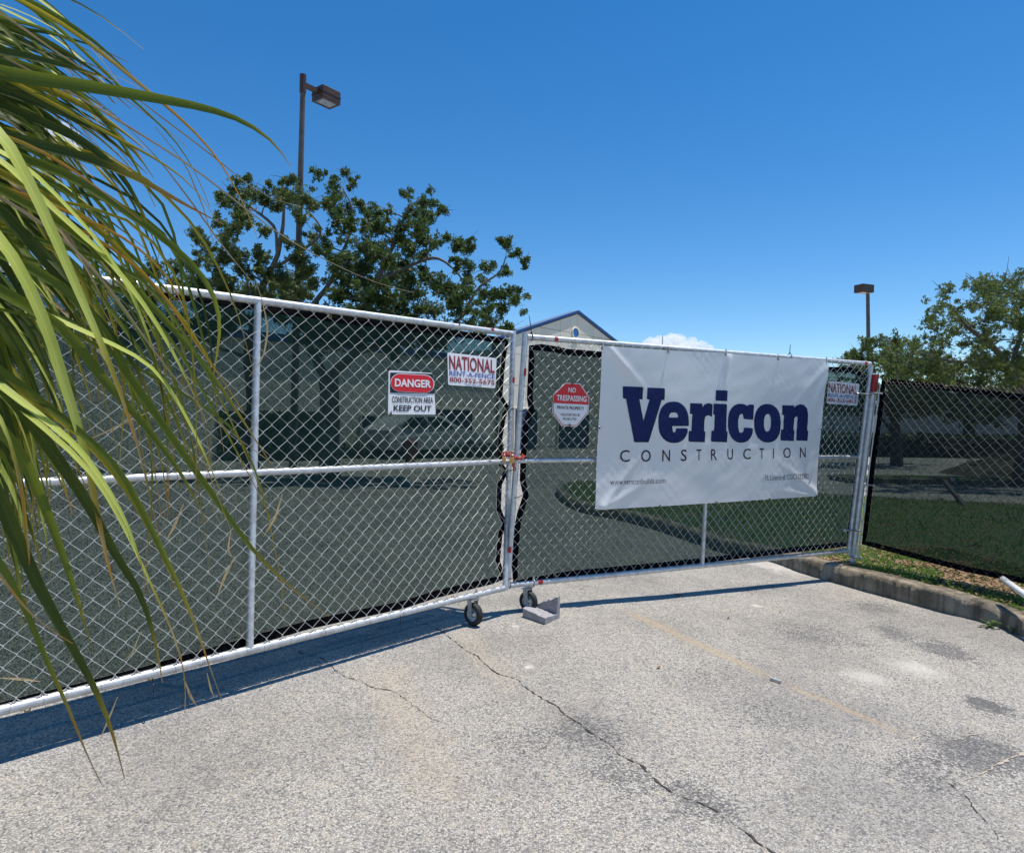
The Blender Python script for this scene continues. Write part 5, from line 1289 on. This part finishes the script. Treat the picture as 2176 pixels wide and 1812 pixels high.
def leaflet(px, wpx, mat, d0=1.45, d1=1.75, hub=None, tilt=0.5, n=14, tip=None, root=True, peak=.3, fold=.28):
    """px: photograph pixels along the midrib; depth runs d0..d1; folded strap, tapering to a thread"""
    pts = []; m = len(px)
    for i, (x, y) in enumerate(px): pts.append(P(x, y, d0 + (d1 - d0) * i / max(1, m - 1)))
    if hub is None: hub = min(range(3), key=lambda k: (HUBS[k] - pts[0]).length)
    if root:
        back_ = pts[0] + (pts[0] - pts[1]).normalized() * .22; pts = [HUBS[hub], lerp(HUBS[hub], back_, .6), *pts] if (HUBS[hub] - back_).length > .25 else [HUBS[hub], *pts]
    q = spline(pts, n); wmax = wpx / F * d0; L = len(q); vs_ = []
    for i, p in enumerate(q):
        t = i / (L - 1); tg = (q[min(i + 1, L - 1)] - q[max(i - 1, 0)]).normalized()
        view = (CAM - p).normalized(); nn = (view * (1 - tilt) + Z * tilt).normalized(); s = tg.cross(nn)
        if s.length < 1e-4: s = tg.orthogonal()
        s.normalize(); nr = s.cross(tg).normalized()
        w = wmax * .5 * (min(1, (t + .08) / (peak + .08)) ** .8 if t < peak else max(0.0, 1 - ((t - peak) / (1 - peak)) ** 1.9)); w = max(w, .0009)
        vs_ += [p - s * w + nr * w * fold, p.copy(), p + s * w + nr * w * fold]
    fs = []; at = [[], [], []]
    for i in range(L):
        t = i / (L - 1); k0 = tip[1] if tip else (.93 if mat not in ('ptan', 'porange') else 2.0)
        for a in (-1.0, 0.0, 1.0): at[0].append(max(0.0, min(1.0, (t - k0 + .10) / .22))); at[1].append(a); at[2].append(t * 6)
    for i in range(L - 1): fs += [(3 * i, 3 * i + 1, 3 * i + 4, 3 * i + 3), (3 * i + 1, 3 * i + 2, 3 * i + 5, 3 * i + 4)]
    o = MB().add(vs_, fs, True).build('leaflet', M[mat], fronds[hub])
    for nm, dat in zip(('tip', 'across', 'along'), at):
        o.data.attributes.new(nm, 'FLOAT', 'POINT').data.foreach_set('value', dat)
    return o
KEY = [
    ([(0, 161), (137, 176), (274, 200), (412, 224), (497, 245), (563, 282), (600, 317), (618, 355)], 36, 'pgreen', 1.4, 1.75, 0, .55, None),
    ([(0, 293), (103, 313), (206, 341), (309, 385), (394, 437), (477, 478)], 36, 'pdark', 1.4, 1.7, 0, .5, ('pyellow', .8)),
    ([(0, 190), (86, 217), (189, 265), (274, 300), (326, 378)], 34, 'pdark', 1.45, 1.7, 0, .5, None),
    ([(0, 262), (51, 372), (103, 475), (154, 595), (192, 683), (240, 786), (274, 889), (302, 985)], 38, 'pbright', 1.25, 1.45, 1, .35, ('pyellow', .85)),
    ([(20, 520), (45, 580), (89, 666), (120, 762), (144, 848), (172, 923), (192, 1009), (223, 1180), (255, 1290)], 36, 'pbright', 1.3, 1.5, 1, .3, ('pgreen', .8)),
    ([(0, 282), (103, 327), (154, 361), (240, 423), (300, 470)], 15, 'porange', 1.3, 1.5, 1, .3, ('pgreen', .7)),
    ([(150, 370), (268, 450), (343, 502), (412, 560), (456, 615), (473, 680), (462, 751), (449, 820)], 24, 'pgreen', 1.5, 1.75, 1, .5, None),
    ([(180, 500), (257, 580), (343, 673), (412, 745), (480, 837), (535, 923), (576, 985)], 22, 'pgreen', 1.45, 1.8, 1, .4, ('porange', .86)),
    ([(150, 510), (206, 580), (274, 666), (343, 772), (429, 872), (535, 954), (580, 985)], 8, 'ptan', 1.4, 1.75, 1, .2, None),
    ([(192, 632), (240, 752), (360, 923), (446, 1043), (542, 1180), (594, 1226), (650, 1275), (699, 1309)], 22, 'pgreen', 1.45, 1.9, 2, .4, ('porange', .84)),
    ([(500, 900), (540, 985), (563, 1060), (583, 1163), (596, 1220), (605, 1294)], 7, 'pgreen', 1.7, 1.85, 2, .3, ('porange', .8)),
    ([(0, 803), (51, 872), (120, 974), (196, 1077), (240, 1180), (300, 1250), (335, 1380), (345, 1450)], 32, 'pdark', 1.3, 1.65, 2, .3, None),
    ([(0, 872), (21, 940), (45, 1026), (62, 1180), (66, 1260)], 18, 'pbright', 1.2, 1.35, 2, .2, ('porange', .7)),
    ([(34, 940), (69, 1009), (103, 1095), (144, 1208), (173, 1298), (196, 1381)], 30, 'pgreen', 1.3, 1.5, 2, .3, None),
    ([(0, 1040), (18, 1100), (54, 1190), (108, 1298), (162, 1388), (202, 1460), (234, 1532), (265, 1655)], 34, 'pdark', 1.25, 1.5, 2, .3, ('porange', .88)),
    ([(0, 1190), (54, 1287), (101, 1413), (144, 1496), (180, 1597), (216, 1666)], 18, 'pgreen', 1.3, 1.5, 2, .3, ('ptan', .8)),
    ([(200, 1000), (252, 1100), (288, 1172), (324, 1251), (360, 1323), (396, 1424), (393, 1514)], 17, 'pbright', 1.4, 1.7, 2, .3, ('porange', .75)),
    ([(250, 980), (310, 1100), (360, 1201), (389, 1262), (418, 1334), (439, 1399), (472, 1489)], 16, 'pgreen', 1.45, 1.75, 2, .3, ('porange', .78)),
    ([(0, 1222), (54, 1298), (108, 1341), (155, 1367)], 13, 'porange', 1.2, 1.35, 2, .2, ('ptan', .7)),
    ([(40, 50), (86, 90), (206, 166), (274, 217), (343, 265), (398, 313)], 6, 'ptan', 1.5, 1.7, 0, .2, None),
    ([(140, 50), (185, 90), (257, 145), (326, 203), (384, 251), (442, 306), (487, 372), (521, 437), (545, 500)], 11, 'pyellow', 1.5, 1.8, 0, .3, ('porange', .5)),
    ([(110, 40), (156, 90), (206, 135), (292, 224), (360, 279), (412, 354), (446, 440)], 9, 'pgreen', 1.5, 1.75, 0, .3, None),
    ([(120, 180), (213, 231), (309, 293), (412, 354), (533, 455), (640, 530), (730, 570), (800, 605), (880, 622)], 5.5, 'ptan', 1.5, 1.95, 0, .2, None),
    ([(240, 290), (302, 320), (377, 365), (425, 409), (456, 461)], 12, 'pyellow', 1.5, 1.7, 0, .4, None),
    ([(0, 330), (60, 400), (140, 470), (240, 560), (330, 680), (395, 800), (440, 900)], 28, 'pbright', 1.35, 1.6, 1, .4, None),
    ([(60, 350), (130, 430), (200, 500), (265, 590), (320, 720), (350, 830)], 24, 'pbright', 1.35, 1.6, 1, .4, None),
    ([(318, 768), (345, 800), (380, 860), (415, 920), (450, 1000), (475, 1060)], 22, 'pbright', 1.5, 1.65, 2, .4, None),
    ([(150, 700), (200, 790), (262, 850), (330, 930), (390, 1010), (440, 1110)], 28, 'pgreen', 1.4, 1.65, 2, .4, None),
    ([(120, 880), (180, 930), (250, 1010), (300, 1090), (350, 1190), (372, 1250)], 20, 'pyellow', 1.4, 1.6, 2, .3, None),
    ([(170, 950), (230, 1040), (275, 1120), (300, 1200), (318, 1260)], 24, 'pbright', 1.35, 1.5, 2, .3, None),
    ([(0, 440), (70, 520), (130, 600), (230, 700), (300, 790), (340, 900)], 30, 'pdark', 1.4, 1.6, 1, .4, None),
    ([(200, 470), (262, 540), (330, 610), (400, 690), (440, 760), (500, 850)], 18, 'pyellow', 1.5, 1.75, 1, .4, None),
    ([(200, 500), (300, 570), (360, 640), (420, 740), (470, 800), (520, 880)], 9, 'porange', 1.5, 1.7, 1, .3, None),
    ([(60, 380), (140, 440), (230, 500), (300, 560), (360, 620), (410, 690)], 20, 'pgreen', 1.5, 1.7, 1, .4, None),
    ([(220, 480), (290, 520), (345, 570), (390, 640), (410, 720)], 10, 'porange', 1.5, 1.65, 1, .3, None),
    ([(0, 110), (60, 120), (140, 140), (210, 160), (250, 175)], 30, 'pdark', 1.4, 1.6, 0, .5, None),
    ([(0, 130), (90, 145), (160, 190), (230, 260), (290, 350), (330, 440)], 22, 'pgreen', 1.45, 1.7, 0, .5, None),
    ([(0, 225), (120, 270), (210, 320), (260, 370), (300, 440), (330, 520)], 28, 'pdark', 1.5, 1.7, 0, .5, None),
]
for (px, w, mt, d0, d1, hb_, tl, tp_) in KEY: leaflet(px, w * .92, mt, d0, d1, hb_, (.62 if mt == 'pbright' else tl * .45), tip=tp_, n=24)
# filling leaflets: the dense mass at the left, fanning and drooping to the right
for k in range(185):
    y0 = rP.uniform(20, 1020) if k < 150 else rP.uniform(-60, 260)
    f = max(0, min(1, (y0 - 60) / 800)); ang = math.radians(rP.gauss(14 + 46 * f, 9)); L = rP.uniform(230, 430) * (1.0 if y0 > 250 else .9)
    x0 = rP.uniform(-60, 20); x, y = x0, y0; px = [(x, y)]
    for s in range(5):
        ang = min(math.radians(88), ang + math.radians(rP.uniform(3, 9))); x += math.cos(ang) * L / 5; y += math.sin(ang) * L / 5; px.append((x, y))
    mt = rP.choices(['pdark', 'pgreen', 'pbright', 'pyellow', 'ptan'], [13, 8, 4.2, 1.0, .2])[0]
    dd = rP.uniform(1.42, 1.95); leaflet(px, (rP.uniform(7, 15) if rP.random() < .55 else rP.uniform(15, 28)), mt, dd, dd + rP.uniform(.02, .15), 0 if y0 < 300 else 1 if y0 < 700 else 2, (.6 if mt == 'pbright' else rP.uniform(.1, .45)), n=16, tip=(('porange', .90) if rP.random() < .12 else None))
# thin drooping ends and loose threads
for k in range(34):
    x0 = rP.uniform(140, 440); y0 = rP.uniform(430, 900); L = rP.uniform(250, 520); x, y = x0, y0; px = [(x, y)]; ang = math.radians(rP.uniform(62, 82))
    for s in range(5):
        ang = min(math.radians(96), ang + math.radians(rP.uniform(-2, 7))); x += math.cos(ang) * L / 5; y += math.sin(ang) * L / 5; px.append((x, y))
    dd = rP.uniform(1.5, 1.9); st_ = [(x0 - rP.uniform(90, 200), y0 - rP.uniform(120, 260)), (x0 - rP.uniform(30, 60), y0 - rP.uniform(60, 90))]
    leaflet(st_ + px, rP.uniform(5, 11), rP.choices(['pgreen', 'pyellow', 'porange', 'ptan', 'pdark'], [8, 2, .5, .6, 3])[0], dd, dd + .06, None, .2, n=18, tip=('porange', .85))
thr = [([(90, 60), (200, 140), (330, 240), (450, 330), (560, 420), (640, 440)], 3.5), ([(250, 250), (330, 330), (400, 420), (470, 520), (545, 610)], 4), ([(330, 270), (395, 350), (432, 440), (455, 520)], 3),
       ([(545, 600), (560, 650), (570, 700), (560, 760), (530, 800)], 4), ([(600, 1050), (585, 1100), (560, 1140)], 5), ([(500, 1180), (480, 1220), (462, 1265)], 6), ([(150, 950), (220, 920), (280, 890), (330, 870)], 4),
       ([(490, 1130), (484, 1170), (500, 1190)], 4), ([(0, 1440), (40, 1442), (85, 1447)], 6), ([(390, 1440), (405, 1480), (418, 1500)], 6), ([(440, 1430), (448, 1465), (455, 1480)], 4), ([(250, 1480), (230, 1530), (212, 1570)], 4),
       ([(390, 1070), (370, 1120), (352, 1150)], 5), ([(300, 1340), (280, 1390), (255, 1410)], 4)]
for px, w in thr: leaflet(px, w, 'ptan', 1.7, 1.8, None, .2, n=10, root=False, peak=.5)

# ------------------------------------------------------------------ clouds
kc = NT('cloud_droplets')
kv = kc.n('ShaderNodeVolumePrincipled', {'Color': (1, 1, 1, 1), 'Density': 0.075, 'Anisotropy': 0.25})
kc.t.links.new(kv.outputs[0], kc.out.inputs['Volume']); M['cloud'] = kc.m
def cloud(name, puffs, D, label):
    bm = bmesh.new()
    for (x, y, r) in puffs:
        c = P(x, y, D + rP.uniform(-20, 20)); rw = r / F * D
        mm = bmesh.ops.create_icosphere(bm, subdivisions=4, radius=1.0)
        for v in mm['verts']:
            d = v.co.normalized(); s = 1 + .22 * noise.noise(d * 2.3 + c * .05) + .14 * noise.noise(d * 5 + c * .03) + .08 * noise.noise(d * 11 + c * .02)
            v.co = c + Vector((d.x, d.y, d.z * .9)) * rw * s
    bm.verts.index_update(); vs_ = [v.co.copy() for v in bm.verts]; fs = [tuple(v.index for v in f.verts) for f in bm.faces]; bm.free()
    o = MB().add(vs_, fs, True).build(name, M['cloud'], base=P(*puffs[0][:2], D)); tag(o, kind='structure'); return o
cloud('cloud', [(1385, 733, 18), (1405, 727, 17), (1428, 724, 18), (1440, 730, 22), (1412, 740, 22), (1470, 728, 14), (1462, 738, 20), (1490, 736, 14), (1505, 742, 12), (1375, 740, 12), (1450, 748, 24), (1420, 752, 24), (1395, 752, 20), (1485, 752, 18), (1520, 752, 12)], 1200, 'small white cumulus')
cloud('cloud', [(70, 262, 20), (95, 268, 26), (125, 282, 26), (150, 297, 24), (172, 315, 20), (110, 300, 24), (60, 250, 12)], 900, 'white cloud')
